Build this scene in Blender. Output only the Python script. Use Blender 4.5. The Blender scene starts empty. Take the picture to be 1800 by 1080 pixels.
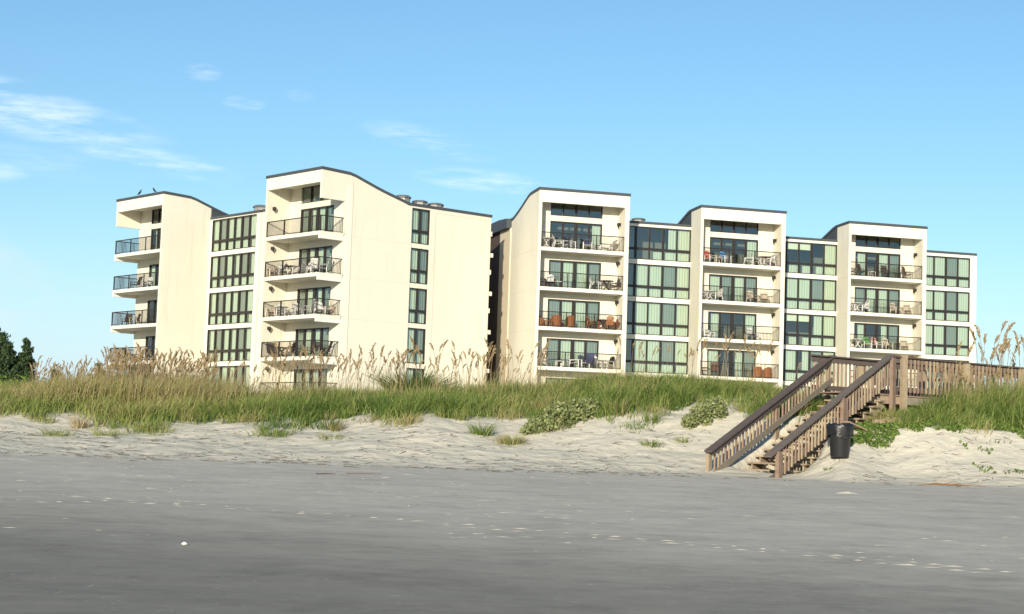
import bpy, bmesh, math, random
import numpy as np
from mathutils import Vector, Matrix
random.seed(7)
rng = np.random.default_rng(7)
R = math.radians
S = bpy.context.scene
COL = S.collection

# ------------------------------------------------------------------ camera
# z = 0 is the photographer's eye height, +y looks inland
cam_d = bpy.data.cameras.new('camera')
cam = bpy.data.objects.new('camera', cam_d)
COL.objects.link(cam)
cam_d.sensor_width = 36.0
cam_d.lens = 61.0
cam_d.clip_start = 0.1
cam_d.clip_end = 20000
cam.matrix_world = Matrix.Rotation(R(90 + 4.79), 4, 'X') @ Matrix.Rotation(R(1.91), 4, 'Z')
S.camera = cam

# ------------------------------------------------------------------ exposure
S.view_settings.view_transform = 'Standard'
S.view_settings.look = 'None'
S.view_settings.exposure = 0.55
S.view_settings.gamma = 1.0
S.view_settings.use_curve_mapping = False
S.cycles.max_bounces = 6
S.cycles.transparent_max_bounces = 16
S.cycles.caustics_reflective = False
S.cycles.caustics_refractive = False

# ------------------------------------------------------------------ sun
SUN_EL = R(14.5)
sd = Vector((-0.198, -0.98, 0)).normalized()
sdir = Vector((sd.x * math.cos(SUN_EL), sd.y * math.cos(SUN_EL), math.sin(SUN_EL)))
sun_d = bpy.data.lights.new('sun', 'SUN')
sun_d.energy = 4.2
sun_d.angle = R(0.5)
sun_d.color = (1.0, 0.90, 0.72)
sun = bpy.data.objects.new('sun', sun_d)
COL.objects.link(sun)
sun.rotation_euler = (-sdir).to_track_quat('-Z', 'Y').to_euler()

# ------------------------------------------------------------------ node helpers
class N:
    def __init__(s, tree):
        s.t = tree
    def new(s, typ, **kw):
        n = s.t.nodes.new(typ)
        for k, v in kw.items():
            if k.startswith('i_'):
                key = k[2:].replace('_', ' ')
                n.inputs[key].default_value = v
            else:
                setattr(n, k, v)
        return n
    def link(s, a, b):
        s.t.links.new(a, b)
    def math(s, op, a, b=None, c=None, clamp=False):
        n = s.t.nodes.new('ShaderNodeMath'); n.operation = op; n.use_clamp = clamp
        for i, v in enumerate((a, b, c)):
            if v is None: continue
            if isinstance(v, (int, float)): n.inputs[i].default_value = v
            else: s.link(v, n.inputs[i])
        return n.outputs[0]
    def mix(s, fac, a, b, blend='MIX'):
        n = s.t.nodes.new('ShaderNodeMix'); n.data_type = 'RGBA'; n.blend_type = blend
        for sock, v in ((n.inputs[0], fac), (n.inputs[6], a), (n.inputs[7], b)):
            if isinstance(v, (int, float)): sock.default_value = v
            elif isinstance(v, tuple): sock.default_value = v if len(v) == 4 else (*v, 1)
            else: s.link(v, sock)
        return n.outputs[2]
    def noise(s, vec, scale, detail=4, rough=0.55, out=0):
        n = s.t.nodes.new('ShaderNodeTexNoise')
        n.inputs['Scale'].default_value = scale; n.inputs['Detail'].default_value = detail
        n.inputs['Roughness'].default_value = rough
        if vec is not None: s.link(vec, n.inputs['Vector'])
        return n.outputs[out]
    def ramp(s, fac, stops):
        n = s.t.nodes.new('ShaderNodeValToRGB')
        e = n.color_ramp.elements
        while len(e) < len(stops): e.new(0.5)
        for el, (p, c) in zip(e, stops):
            el.position = p; el.color = c if len(c) == 4 else (*c, 1)
        s.link(fac, n.inputs[0])
        return n.outputs[0]
    def mapping(s, vec, scale=(1, 1, 1), rot=(0, 0, 0), loc=(0, 0, 0)):
        n = s.t.nodes.new('ShaderNodeMapping')
        n.inputs['Scale'].default_value = scale; n.inputs['Rotation'].default_value = rot
        n.inputs['Location'].default_value = loc
        s.link(vec, n.inputs['Vector'])
        return n.outputs[0]
    def smooth(s, v, a, b):
        n = s.t.nodes.new('ShaderNodeMapRange'); n.interpolation_type = 'SMOOTHSTEP'
        n.inputs['From Min'].default_value = a; n.inputs['From Max'].default_value = b
        if isinstance(v, (int, float)): n.inputs[0].default_value = v
        else: s.link(v, n.inputs[0])
        return n.outputs[0]

# ------------------------------------------------------------------ world: sky + cirrus
W = bpy.data.worlds.new('World')
S.world = W
W.use_nodes = True
w = N(W.node_tree)
W.node_tree.nodes.clear()
wo = w.new('ShaderNodeOutputWorld')
bg = w.new('ShaderNodeBackground')
bg.inputs['Strength'].default_value = 0.12
sky = w.new('ShaderNodeTexSky')
sky.sky_type = 'NISHITA'
sky.sun_disc = False
sky.sun_elevation = SUN_EL
sky.sun_rotation = math.atan2(sd.x, sd.y)
sky.altitude = 0
sky.air_density = 1.0
sky.dust_density = 0.6
sky.ozone_density = 2.5
tc = w.new('ShaderNodeTexCoord')
sep = w.new('ShaderNodeSeparateXYZ')
w.link(tc.outputs['Generated'], sep.inputs[0])
dx, dz = sep.outputs[0], sep.outputs[2]
comb = w.new('ShaderNodeCombineXYZ')
w.link(dx, comb.inputs[0]); w.link(dz, comb.inputs[1])
st = w.mapping(comb.outputs[0], scale=(13, 75, 1), rot=(0, 0, R(9)))
wisp = w.noise(st, 1.0, 7, 0.62)
fine = w.noise(w.mapping(comb.outputs[0], scale=(34, 190, 1), rot=(0, 0, R(12))), 1.0, 5, 0.6)
wisp2 = w.math('MULTIPLY_ADD', fine, 0.62, w.math('MULTIPLY', wisp, 0.62))
def cloud(cx, cz, rx, rz, tilt, amt):
    # one cirrus patch at a fixed direction of the sky dome
    c, s_ = math.cos(tilt), math.sin(tilt)
    a = w.math('SUBTRACT', dx, cx); b = w.math('SUBTRACT', dz, cz)
    p = w.math('DIVIDE', w.math('ADD', w.math('MULTIPLY', a, c), w.math('MULTIPLY', b, s_)), rx)
    q = w.math('DIVIDE', w.math('SUBTRACT', w.math('MULTIPLY', b, c), w.math('MULTIPLY', a, s_)), rz)
    d = w.math('ADD', w.math('MULTIPLY', p, p), w.math('MULTIPLY', q, q))
    m = w.math('MULTIPLY', w.math('SUBTRACT', 1.0, w.smooth(d, 0.05, 1.0)), amt)
    return m
patches = [cloud(-0.262, 0.176, 0.075, 0.016, R(-8), 0.48), cloud(-0.300, 0.189, 0.05, 0.012, R(-6), 0.39),
           cloud(-0.205, 0.157, 0.055, 0.009, R(-9), 0.43), cloud(-0.262, 0.152, 0.06, 0.010, R(-6), 0.12),
           cloud(-0.050, 0.176, 0.045, 0.009, R(-11), 0.39), cloud(-0.02, 0.155, 0.045, 0.008, R(-4), 0.4),
           cloud(-0.178, 0.207, 0.012, 0.006, 0, 0.4), cloud(-0.155, 0.192, 0.014, 0.005, 0, 0.4),
           cloud(-0.125, 0.198, 0.012, 0.004, 0, 0.25), cloud(-0.295, 0.145, 0.03, 0.008, 0, 0.35),
           cloud(0.26, 0.25, 0.1, 0.012, R(6), 0.0)]
tot = patches[0]
for p_ in patches[1:]:
    tot = w.math('MAXIMUM', tot, p_)
cfac = w.math('MULTIPLY', tot, w.smooth(wisp2, 0.50, 0.82), clamp=True)
low = w.math('MULTIPLY', cloud(-0.31, 0.075, 0.075, 0.045, R(-10), 0.9), w.smooth(w.noise(w.mapping(comb.outputs[0], scale=(14, 34, 1)), 1.0, 5, 0.55), 0.38, 0.66))
skyc = w.new('ShaderNodeHueSaturation')
skyc.inputs['Saturation'].default_value = 1.06
skyc.inputs['Value'].default_value = 0.86
w.link(sky.outputs[0], skyc.inputs['Color'])
tinted = w.mix(1.0, skyc.outputs[0], (0.88, 1.02, 1.06), 'MULTIPLY')
hz = w.math('SUBTRACT', 1.0, w.smooth(dz, -0.02, 0.15))
tinted = w.mix(w.math('MULTIPLY', hz, 0.75), tinted, (3.95, 4.95, 6.5))
c1 = w.mix(cfac, tinted, (6.6, 7.1, 7.9))
c2 = w.mix(w.math('MULTIPLY', low, 0.85), c1, (4.3, 5.2, 6.5))
w.link(c2, bg.inputs['Color'])
w.link(bg.outputs[0], wo.inputs[0])

# ------------------------------------------------------------------ materials
def base_mat(name, rough=0.8, spec=0.3):
    m = bpy.data.materials.new(name); m.use_nodes = True
    n = N(m.node_tree)
    b = m.node_tree.nodes['Principled BSDF']
    b.inputs['Roughness'].default_value = rough
    b.inputs['Specular IOR Level'].default_value = spec
    return m, n, b
def bump(n, b, height, dist=0.01, strength=0.6):
    bp = n.new('ShaderNodeBump')
    bp.inputs['Distance'].default_value = dist; bp.inputs['Strength'].default_value = strength
    n.link(height, bp.inputs['Height']); n.link(bp.outputs[0], b.inputs['Normal'])
def objco(n):
    return n.new('ShaderNodeTexCoord').outputs['Object']
def plain(name, col, rough=0.7, var=0.18, scale=6.0, bmp=0.0, spec=0.3, metal=0.0):
    m, n, b = base_mat(name, rough, spec)
    co = objco(n)
    f = n.noise(co, scale, 4)
    lo = tuple(max(0, c * (1 - var)) for c in col); hi = tuple(min(1, c * (1 + var)) for c in col)
    n.link(n.mix(f, lo, hi), b.inputs['Base Color'])
    b.inputs['Metallic'].default_value = metal
    if bmp: bump(n, b, n.noise(co, scale * 8, 4), bmp)
    return m
def stucco(name, col):
    m, n, b = base_mat(name, 0.9, 0.15)
    co = objco(n)
    f = n.noise(co, 0.35, 5, 0.6)
    streak = n.noise(n.mapping(co, scale=(2.2, 2.2, 0.18)), 1.0, 5, 0.65)
    c = n.mix(f, tuple(k * 0.93 for k in col), tuple(min(1, k * 1.04) for k in col))
    c = n.mix(n.smooth(streak, 0.52, 0.85), c, tuple(k * q for k, q in zip(col, (0.80, 0.78, 0.74))))
    spots = n.noise(co, 2.3, 3, 0.5)
    c = n.mix(n.math('MULTIPLY', n.smooth(spots, 0.62, 0.7), 0.12), c, (0.62, 0.58, 0.5))
    n.link(c, b.inputs['Base Color'])
    bump(n, b, n.noise(co, 45, 5, 0.6), 0.012, 0.5)
    return m
M = {}
M['stucco'] = stucco('cream_stucco', (0.70, 0.662, 0.555))
M['trim'] = stucco('pale_trim', (0.74, 0.704, 0.60))
M['panel'] = stucco('white_panel', (0.74, 0.72, 0.66))
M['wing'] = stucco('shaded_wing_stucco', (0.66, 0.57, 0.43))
M['wing_shade'] = plain('dark_brown_wing_shade', (0.085, 0.062, 0.048), 0.85, 0.3, 2)  # dark brown stands in for the left block's shadow on beige stucco
M['joint'] = plain('joint_sealant', (0.42, 0.37, 0.30), 0.9)
M['roof'] = plain('dark_roof_edge', (0.060, 0.068, 0.078), 0.6, 0.25, 3, 0.004)
M['frame'] = plain('bronze_frame', (0.026, 0.023, 0.022), 0.45, 0.2, 5)
M['rail'] = plain('bronze_railing', (0.026, 0.021, 0.019), 0.5, 0.2, 5)
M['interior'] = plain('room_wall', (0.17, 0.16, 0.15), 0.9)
M['fixture'] = plain('bronze_fixture', (0.03, 0.026, 0.022), 0.5)
M['vent'] = plain('galvanised_vent', (0.27, 0.27, 0.26), 0.55, 0.3, 4, 0.0, 0.4, 0.3)
M['vent_cap'] = plain('vent_cap', (0.13, 0.14, 0.15), 0.6, 0.2)
def curtain_mat(name, col):
    m, n, b = base_mat(name, 0.85, 0.1)
    co = objco(n)
    f = n.noise(n.mapping(co, scale=(14, 14, 0.3)), 1.0, 3)
    n.link(n.mix(f, tuple(k * 0.86 for k in col), tuple(min(1, k * 1.06) for k in col)), b.inputs['Base Color'])
    return m
M['curtain'] = curtain_mat('sheer_curtain', (0.585, 0.625, 0.575))
M['blind'] = curtain_mat('white_blind', (0.82, 0.8, 0.72))
def glass_mat(name, tint, refl):
    m = bpy.data.materials.new(name); m.use_nodes = True
    t = m.node_tree; t.nodes.clear(); n = N(t)
    o = n.new('ShaderNodeOutputMaterial')
    tr = n.new('ShaderNodeBsdfTransparent'); tr.inputs[0].default_value = (*tint, 1)
    gl = n.new('ShaderNodeBsdfGlossy'); gl.inputs['Roughness'].default_value = 0.02
    gl.inputs['Color'].default_value = (0.9, 0.95, 1, 1)
    ge = n.new('ShaderNodeNewGeometry')
    dt = n.new('ShaderNodeVectorMath'); dt.operation = 'DOT_PRODUCT'
    n.link(ge.outputs['True Normal'], dt.inputs[0]); n.link(ge.outputs['Incoming'], dt.inputs[1])
    cs = n.math('SUBTRACT', 1.0, n.math('ABSOLUTE', dt.outputs['Value']), clamp=True)
    f = n.math('ADD', n.math('MULTIPLY', n.math('POWER', cs, 5.0), 0.93), 0.11 + refl, clamp=True)
    bp = n.new('ShaderNodeBump'); bp.inputs['Distance'].default_value = 0.02; bp.inputs['Strength'].default_value = 0.15
    n.link(n.noise(objco(n), 0.9, 2), bp.inputs['Height']); n.link(bp.outputs[0], gl.inputs['Normal'])
    mx = n.new('ShaderNodeMixShader')
    n.link(f, mx.inputs[0]); n.link(tr.outputs[0], mx.inputs[1]); n.link(gl.outputs[0], mx.inputs[2])
    n.link(mx.outputs[0], o.inputs[0])
    return m
M['glass'] = glass_mat('green_tinted_glass', (0.80, 0.88, 0.78), 0.03)
M['screen'] = glass_mat('screened_glass', (0.52, 0.58, 0.53), 0.04)
def wood_mat(name, col, dark=0.55):
    m, n, b = base_mat(name, 0.85, 0.15)
    co = objco(n)
    g = n.noise(n.mapping(co, scale=(3, 3, 3)), 2.0, 6, 0.7)
    g2 = n.noise(n.mapping(co, scale=(28, 28, 5)), 1.0, 4, 0.6)
    oi = n.new('ShaderNodeObjectInfo')
    lo = tuple(k * dark for k in col); hi = tuple(min(1, k * 1.3) for k in col)
    c = n.mix(g, lo, hi)
    c = n.mix(n.math('MULTIPLY', n.smooth(g2, 0.5, 0.8), 0.45), c, tuple(k * 0.5 for k in col))
    hs = n.new('ShaderNodeHueSaturation')
    n.link(n.math('MULTIPLY_ADD', oi.outputs['Random'], 0.5, 0.76), hs.inputs['Value'])
    n.link(n.math('MULTIPLY_ADD', oi.outputs['Random'], 0.04, 0.48), hs.inputs['Hue'])
    n.link(c, hs.inputs['Color'])
    n.link(hs.outputs[0], b.inputs['Base Color'])
    bump(n, b, g2, 0.004, 0.7)
    return m
M['wood'] = wood_mat('weathered_wood', (0.33, 0.25, 0.178))
M['wood_dark'] = wood_mat('dark_weathered_wood', (0.128, 0.104, 0.094))
M['wood_grey'] = wood_mat('grey_weathered_wood', (0.20, 0.17, 0.14))
M['white_plastic'] = plain('white_plastic', (0.76, 0.74, 0.70), 0.5, 0.06)
M['tan_plastic'] = plain('tan_plastic', (0.60, 0.52, 0.40), 0.6, 0.08)
M['dark_sling'] = plain('dark_sling', (0.075, 0.058, 0.05), 0.7, 0.15)
M['brown_sling'] = plain('brown_sling', (0.12, 0.065, 0.048), 0.7, 0.15)
M['wicker'] = plain('brown_wicker', (0.30, 0.115, 0.045), 0.7, 0.3, 20, 0.006)
M['red'] = plain('red_fabric', (0.62, 0.15, 0.10), 0.8, 0.1)
M['blue'] = plain('blue_fabric', (0.10, 0.27, 0.52), 0.8, 0.1)
M['navy'] = plain('navy_fabric', (0.05, 0.06, 0.12), 0.8, 0.1)
M['green'] = plain('green_plastic', (0.10, 0.28, 0.08), 0.7, 0.1)
M['pink'] = plain('striped_pink_fabric', (0.66, 0.36, 0.32), 0.8, 0.25, 20)
M['black'] = plain('black_fabric', (0.02, 0.02, 0.022), 0.7, 0.1)
M['grey'] = plain('grey_plastic', (0.42, 0.39, 0.35), 0.6, 0.1)
M['feather'] = plain('black_feather', (0.015, 0.014, 0.016), 0.5, 0.1)

# ------------------------------------------------------------------ mesh builder
class MB:
    def __init__(s, T=None):
        s.v = []; s.f = []; s.m = []; s.mi = 0; s.T = T
    def add(s, vs, fs):
        k = len(s.v)
        if s.T: vs = [s.T(*p) for p in vs]
        s.v += [tuple(p) for p in vs]
        for f in fs:
            s.f.append([i + k for i in f]); s.m.append(s.mi)
    def box(s, x0, x1, y0, y1, z0, z1):
        s.add([(x0, y0, z0), (x1, y0, z0), (x1, y1, z0), (x0, y1, z0), (x0, y0, z1), (x1, y0, z1), (x1, y1, z1), (x0, y1, z1)],
              [(0, 3, 2, 1), (4, 5, 6, 7), (0, 1, 5, 4), (1, 2, 6, 5), (2, 3, 7, 6), (3, 0, 4, 7)])
    def quad(s, a, b, c, d):
        s.add([a, b, c, d], [(0, 1, 2, 3)])
    def prism_x(s, poly, x0, x1):          # poly in (y, z)
        n = len(poly)
        s.add([(x0, y, z) for y, z in poly] + [(x1, y, z) for y, z in poly],
              [tuple(range(n))[::-1], tuple(range(n, 2 * n))] + [(i, (i + 1) % n, (i + 1) % n + n, i + n) for i in range(n)])
    def strip_x(s, tops, bots, x0, x1):    # band between two polylines (same y), robust for concave profiles
        for (ya, ta), (yb, tb), (_, ba), (_, bb) in zip(tops[:-1], tops[1:], bots[:-1], bots[1:]):
            s.prism_x([(ya, ba), (yb, bb), (yb, tb), (ya, ta)], x0, x1)
    def beam(s, p, q, wd, ht, up=(0, 0, 1)):
        p = Vector(p); q = Vector(q); d = (q - p).normalized(); u = Vector(up)
        sx = d.cross(u)
        if sx.length < 1e-4: sx = d.cross(Vector((1, 0, 0)))
        sx.normalize(); u = sx.cross(d).normalized()
        a = sx * wd / 2; b = u * ht / 2
        vs = [p - a - b, p + a - b, p + a + b, p - a + b, q - a - b, q + a - b, q + a + b, q - a + b]
        s.add([tuple(v) for v in vs], [(0, 3, 2, 1), (4, 5, 6, 7), (0, 1, 5, 4), (1, 2, 6, 5), (2, 3, 7, 6), (3, 0, 4, 7)])
    def rings(s, rings_, cap=True):
        n = len(rings_[0]); vs = [p for r in rings_ for p in r]; fs = []
        for k in range(len(rings_) - 1):
            for i in range(n):
                j = (i + 1) % n
                fs.append((k * n + i, k * n + j, (k + 1) * n + j, (k + 1) * n + i))
        if cap:
            fs.append(tuple(range(n))[::-1]); fs.append(tuple(range((len(rings_) - 1) * n, len(rings_) * n)))
        s.add(vs, fs)
    def lathe(s, prof, n=20, c=(0, 0, 0)):
        s.rings([[(c[0] + r * math.cos(2 * math.pi * i / n), c[1] + r * math.sin(2 * math.pi * i / n), c[2] + z) for i in range(n)] for r, z in prof])
    def tube(s, pts, rad, n=6):
        pts = [Vector(p) for p in pts]
        if not isinstance(rad, (list, tuple)): rad = [rad] * len(pts)
        rs = []
        for i, p in enumerate(pts):
            d = (pts[min(i + 1, len(pts) - 1)] - pts[max(i - 1, 0)]).normalized()
            a = d.orthogonal().normalized() if abs(d.z) > 0.99 else d.cross(Vector((0, 0, 1))).normalized()
            b = d.cross(a).normalized()
            rs.append([tuple(p + (a * math.cos(2 * math.pi * k / n) + b * math.sin(2 * math.pi * k / n)) * rad[i]) for k in range(n)])
        s.rings(rs)
    def mesh(s, name, mats, recalc=True, smooth=False):
        me = bpy.data.meshes.new(name)
        me.from_pydata(s.v, [], s.f)
        for m in (mats if isinstance(mats, (list, tuple)) else [mats]): me.materials.append(m)
        me.polygons.foreach_set('material_index', s.m)
        if smooth: me.polygons.foreach_set('use_smooth', [True] * len(s.f))
        if recalc:
            bm = bmesh.new(); bm.from_mesh(me); bmesh.ops.recalc_face_normals(bm, faces=bm.faces); bm.to_mesh(me); bm.free()
        me.update()
        return me
    def build(s, name, mats, parent=None, loc=(0, 0, 0), **kw):
        o = bpy.data.objects.new(name, s.mesh(name, mats, **kw))
        COL.objects.link(o); o.parent = parent; o.location = loc
        return o
def tag(o, label=None, cat=None, group=None, kind=None):
    if label: o['label'] = label
    if cat: o['category'] = cat
    if group: o['group'] = group
    if kind: o['kind'] = kind
    return o
def empty(name, loc=(0, 0, 0), rz=0.0, label=None, cat=None, group=None):
    o = bpy.data.objects.new(name, None); COL.objects.link(o)
    o.empty_display_size = 0.3
    o.location = loc; o.rotation_euler = (0, 0, rz)
    return tag(o, label, cat, group)
def raw_mesh(name, co, faces_flat, sizes, mats, attrs=None, smooth=False, matidx=None):
    me = bpy.data.meshes.new(name)
    nv = len(co); nf = len(sizes)
    me.vertices.add(nv); me.vertices.foreach_set('co', np.asarray(co, np.float32).ravel())
    me.loops.add(len(faces_flat)); me.loops.foreach_set('vertex_index', np.asarray(faces_flat, np.int32))
    me.polygons.add(nf)
    ls = np.concatenate([[0], np.cumsum(sizes)[:-1]]).astype(np.int32)
    me.polygons.foreach_set('loop_start', ls)
    if smooth: me.polygons.foreach_set('use_smooth', np.ones(nf, bool))
    if matidx is not None: me.polygons.foreach_set('material_index', np.asarray(matidx, np.int32))
    for m in mats: me.materials.append(m)
    me.update(calc_edges=True)
    for k, v in (attrs or {}).items():
        a = me.attributes.new(k, 'FLOAT', 'POINT'); a.data.foreach_set('value', np.asarray(v, np.float32))
    return me

# ------------------------------------------------------------------ terrain
def vnoise(x, y, seed=0):
    xi = np.floor(x).astype(np.int64); yi = np.floor(y).astype(np.int64)
    xf = x - xi; yf = y - yi
    def h(a, b):
        n = (a * 374761393 + b * 668265263 + seed * 1442695041) & 0xFFFFFFFF
        n = ((n ^ (n >> 13)) * 1274126177) & 0xFFFFFFFF
        return ((n ^ (n >> 16)) & 0xFFFF) / 65535.0
    u = xf * xf * (3 - 2 * xf); v = yf * yf * (3 - 2 * yf)
    return (h(xi, yi) * (1 - u) + h(xi + 1, yi) * u) * (1 - v) + (h(xi, yi + 1) * (1 - u) + h(xi + 1, yi + 1) * u) * v
def fbm(x, y, seed=0, oct=4):
    t = 0; a = 0.5; s = 0
    for i in range(oct):
        t = t + a * vnoise(x * 2 ** i, y * 2 ** i, seed + i); s += a; a *= 0.5
    return t / s * 2 - 1
TAB = np.array([  # X, toe y, edge y, edge z, crest y, crest z
    [-60, 43.0, 50.0, .30, 57, 1.2], [-15, 43.0, 50.0, .31, 57, 1.25], [-10, 43.0, 50.0, .31, 57, 1.2],
    [-5, 43.5, 50.0, .50, 57, 1.4], [-2.3, 44.0, 50.0, .85, 57, 1.55], [0, 44.0, 50.0, .55, 57, 1.75],
    [3, 44.5, 50.0, .90, 57, 2.1], [4.2, 45.0, 50.2, 1.0, 57, 2.2], [5.4, 45.4, 50.6, 1.2, 57, 2.2],
    [6.8, 45.3, 51.0, 1.4, 57, 2.2], [7.7, 44.7, 49.2, .85, 57, 2.1], [8.7, 43.2, 46.9, .86, 57, 1.9],
    [10, 43.9, 47.8, .98, 56, 1.55], [11.5, 43.8, 47.6, 1.1, 55, 1.6], [15, 43.5, 48.0, .95, 55, 1.75], [60, 43.5, 48.0, .95, 55, 1.75]])
def col(i, x): return np.interp(x, TAB[:, 0], TAB[:, i])
def terrain(x, y):
    x = np.asarray(x, float); y = np.asarray(y, float)
    yt, ye, ze, yc, zc = (col(i, x) for i in range(1, 6))
    yt = yt + 0.35 * fbm(x * 0.25, y * 0 + 3, 5)
    beach = np.interp(y, [-400, -60, 0, 15, 30, 42, 46], [-6.5, -3.2, -1.75, -1.46, -0.95, -0.50, -0.40])
    zt = np.interp(yt, [30, 42, 46], [-0.95, -0.50, -0.40])
    t1 = np.clip((y - yt) / (ye - yt), 0, 1)
    t1s = t1 ** 1.5
    t2 = np.clip((y - ye) / (yc - ye), 0, 1)
    t2s = 1 - (1 - t2) ** 1.7
    z = np.where(y < yt, np.minimum(beach, zt), np.where(y < ye, zt + (ze - zt) * t1s, ze + (zc - ze) * t2s))
    t3 = np.clip((y - yc) / 18, 0, 1); t3 = t3 * t3 * (3 - 2 * t3)
    z = np.where(y > yc, zc + (0.55 - zc) * t3, z)
    amp = np.clip((y - yt + 0.6) / 2.5, 0, 1) * np.clip((85 - y) / 15, 0, 1)
    z = z + amp * (0.10 * fbm(x * 0.55, y * 0.8, 11) + 0.035 * fbm(x * 1.6, y * 1.9, 21, 3))
    a_ = (x - 5.47) * 0.6 + (y - 46.0) * 0.8; b_ = (x - 5.47) * 0.8 - (y - 46.0) * 0.6
    lim = np.maximum(-0.907 + 0.418 * a_ - 0.28 - 0.30 * np.clip((a_ - 1.2) / 1.2, 0, 1), -0.42)
    wgt = np.clip((b_ + 0.15) / 0.25, 0, 1) * np.clip((2.05 - b_) / 0.25, 0, 1) * np.clip((a_ - 0.9) / 0.6, 0, 1) * np.clip((7.4 - a_) / 0.4, 0, 1)
    z = np.where(wgt > 0, z + wgt * np.minimum(lim - z, 0), z)
    far = np.clip((np.hypot(x, y) - 300) / 600, 0, 1)
    z = np.where(y > 85, 0.55, z)
    z = z + np.where(y < yt, 0.012 * fbm(x * 0.5, y * 1.6, 31, 3), 0)
    return z
def tz(x, y): return float(terrain(np.array([x]), np.array([y]))[0])
gx = np.concatenate([-np.geomspace(3000, 32, 22), np.arange(-30, -21, 0.5), np.arange(-21, 24, 0.12), np.arange(24, 32, 0.5), np.geomspace(32, 3000, 22)])
gy = np.concatenate([[-400, -200, -120, -80, -60, -40, -25], np.arange(-12, 12, 2), np.arange(12, 40, 0.4), np.arange(40, 60, 0.12), np.arange(60, 86, 1.0), np.geomspace(90, 6000, 24)])
GX, GY = np.meshgrid(gx, gy)
GZ = terrain(GX, GY)
nx, ny = len(gx), len(gy)
ii = np.arange((nx) * (ny)).reshape(ny, nx)
fq = np.stack([ii[:-1, :-1], ii[:-1, 1:], ii[1:, 1:], ii[1:, :-1]], -1).reshape(-1)
def sand_material():
    m, n, b = base_mat('beach_sand', 0.92, 0.12)
    co = objco(n)
    sp = n.new('ShaderNodeSeparateXYZ'); n.link(co, sp.inputs[0])
    X, Y = sp.outputs[0], sp.outputs[1]
    big = n.noise(n.mapping(co, scale=(0.05, 0.16, 0.3)), 1.0, 5, 0.6)
    wig = n.math('MULTIPLY_ADD', big, 7.0, -3.5)
    # moisture of the sand: dry above the wrack line, damp below, wet towards the sea
    yw = n.math('ADD', Y, n.math('MULTIPLY', wig, 0.35))
    edge = n.noise(n.mapping(co, scale=(0.9, 2.5, 1)), 1.0, 5, 0.65)
    ye = n.math('ADD', n.math('ADD', Y, n.math('MULTIPLY', edge, 7.0)), n.math('MULTIPLY', wig, 0.12))
    ye = n.math('SUBTRACT', ye, n.math('MULTIPLY', n.math('MAXIMUM', X, 0.0), -0.05))
    dry = n.smooth(ye, 42.2, 49.0)
    y2 = n.math('ADD', n.math('ADD', Y, n.math('MULTIPLY', X, 0.55)), wig)
    damp = n.smooth(y2, 14.0, 30.0)
    grain = n.math('ADD', n.math('MULTIPLY', n.noise(co, 60, 3, 0.8), 0.55), n.math('MULTIPLY', n.noise(n.mapping(co, scale=(4, 11, 4)), 1.0, 5, 0.7), 0.45))
    c_wet = n.mix(grain, (0.205, 0.187, 0.154), (0.295, 0.27, 0.224))
    c_damp = n.mix(grain, (0.45, 0.41, 0.338), (0.60, 0.55, 0.457))
    c_dry = n.mix(n.noise(co, 3.5, 6, 0.7), (0.48, 0.440, 0.350), (0.66, 0.615, 0.505))
    c = n.mix(damp, c_wet, c_damp)
    # mottling left by drying and by the last tide
    mo = n.math('ADD', n.math('MULTIPLY', n.noise(n.mapping(co, scale=(0.55, 0.8, 1)), 1.0, 6, 0.7), 0.6), n.math('MULTIPLY', n.noise(n.mapping(co, scale=(2.4, 3.2, 1)), 1.0, 4, 0.7), 0.4))
    c = n.mix(1.0, c, n.ramp(mo, [(0.32, (0.74, 0.74, 0.74)), (0.5, (1, 1, 1)), (0.70, (1.22, 1.22, 1.2))]), 'MULTIPLY')
    fl = n.noise(n.mapping(co, scale=(9, 4.5, 1)), 1.0, 2, 0.6)
    c = n.mix(n.math('MULTIPLY', n.smooth(fl, 0.66, 0.74), 0.30), c, (0.50, 0.47, 0.40))
    # thin drier crusts on the damp flat, drawn out along the shore
    s1 = n.noise(n.mapping(co, scale=(2.2, 13, 1), rot=(0, 0, R(-2))), 1.0, 3, 0.5)
    s2 = n.noise(n.mapping(co, scale=(0.12, 0.3, 1)), 1.0, 3, 0.5)
    crust = n.math('MULTIPLY', n.smooth(s1, 0.60, 0.70), n.smooth(s2, 0.42, 0.6))
    crust = n.math('MULTIPLY', crust, n.smooth(Y, 19.0, 26.0))
    c = n.mix(n.math('MULTIPLY', crust, 0.75), c, (0.56, 0.54, 0.46))
    c = n.mix(dry, c, c_dry)
    # specks of shell and bits of wrack in the dry sand
    v = n.noise(n.mapping(co, scale=(5, 9, 9)), 1.0, 3, 0.75)
    c = n.mix(n.math('MULTIPLY', n.math('MULTIPLY', n.smooth(v, 0.63, 0.72), dry), 0.55), c, (0.24, 0.19, 0.135))
    sp2 = n.noise(co, 23, 2, 0.5)
    c = n.mix(n.math('MULTIPLY', n.smooth(sp2, 0.73, 0.76), 0.6), c, (0.6, 0.57, 0.5))
    n.link(c, b.inputs['Base Color'])
    n.link(n.math('MULTIPLY_ADD', damp, 0.15, 0.80, clamp=True), b.inputs['Roughness'])
    foot = n.noise(n.mapping(co, scale=(2.1, 2.6, 2.2)), 1.0, 4, 0.5)
    rip = n.noise(n.mapping(co, scale=(0.9, 6, 1)), 1.0, 4, 0.5)
    h = n.math('ADD', n.math('MULTIPLY', foot, n.math('MULTIPLY_ADD', dry, 0.9, 0.05)), n.math('MULTIPLY', rip, 0.05))
    h = n.math('ADD', h, n.math('MULTIPLY', grain, 0.05))
    bump(n, b, h, 0.14, 0.65)
    return m
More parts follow.
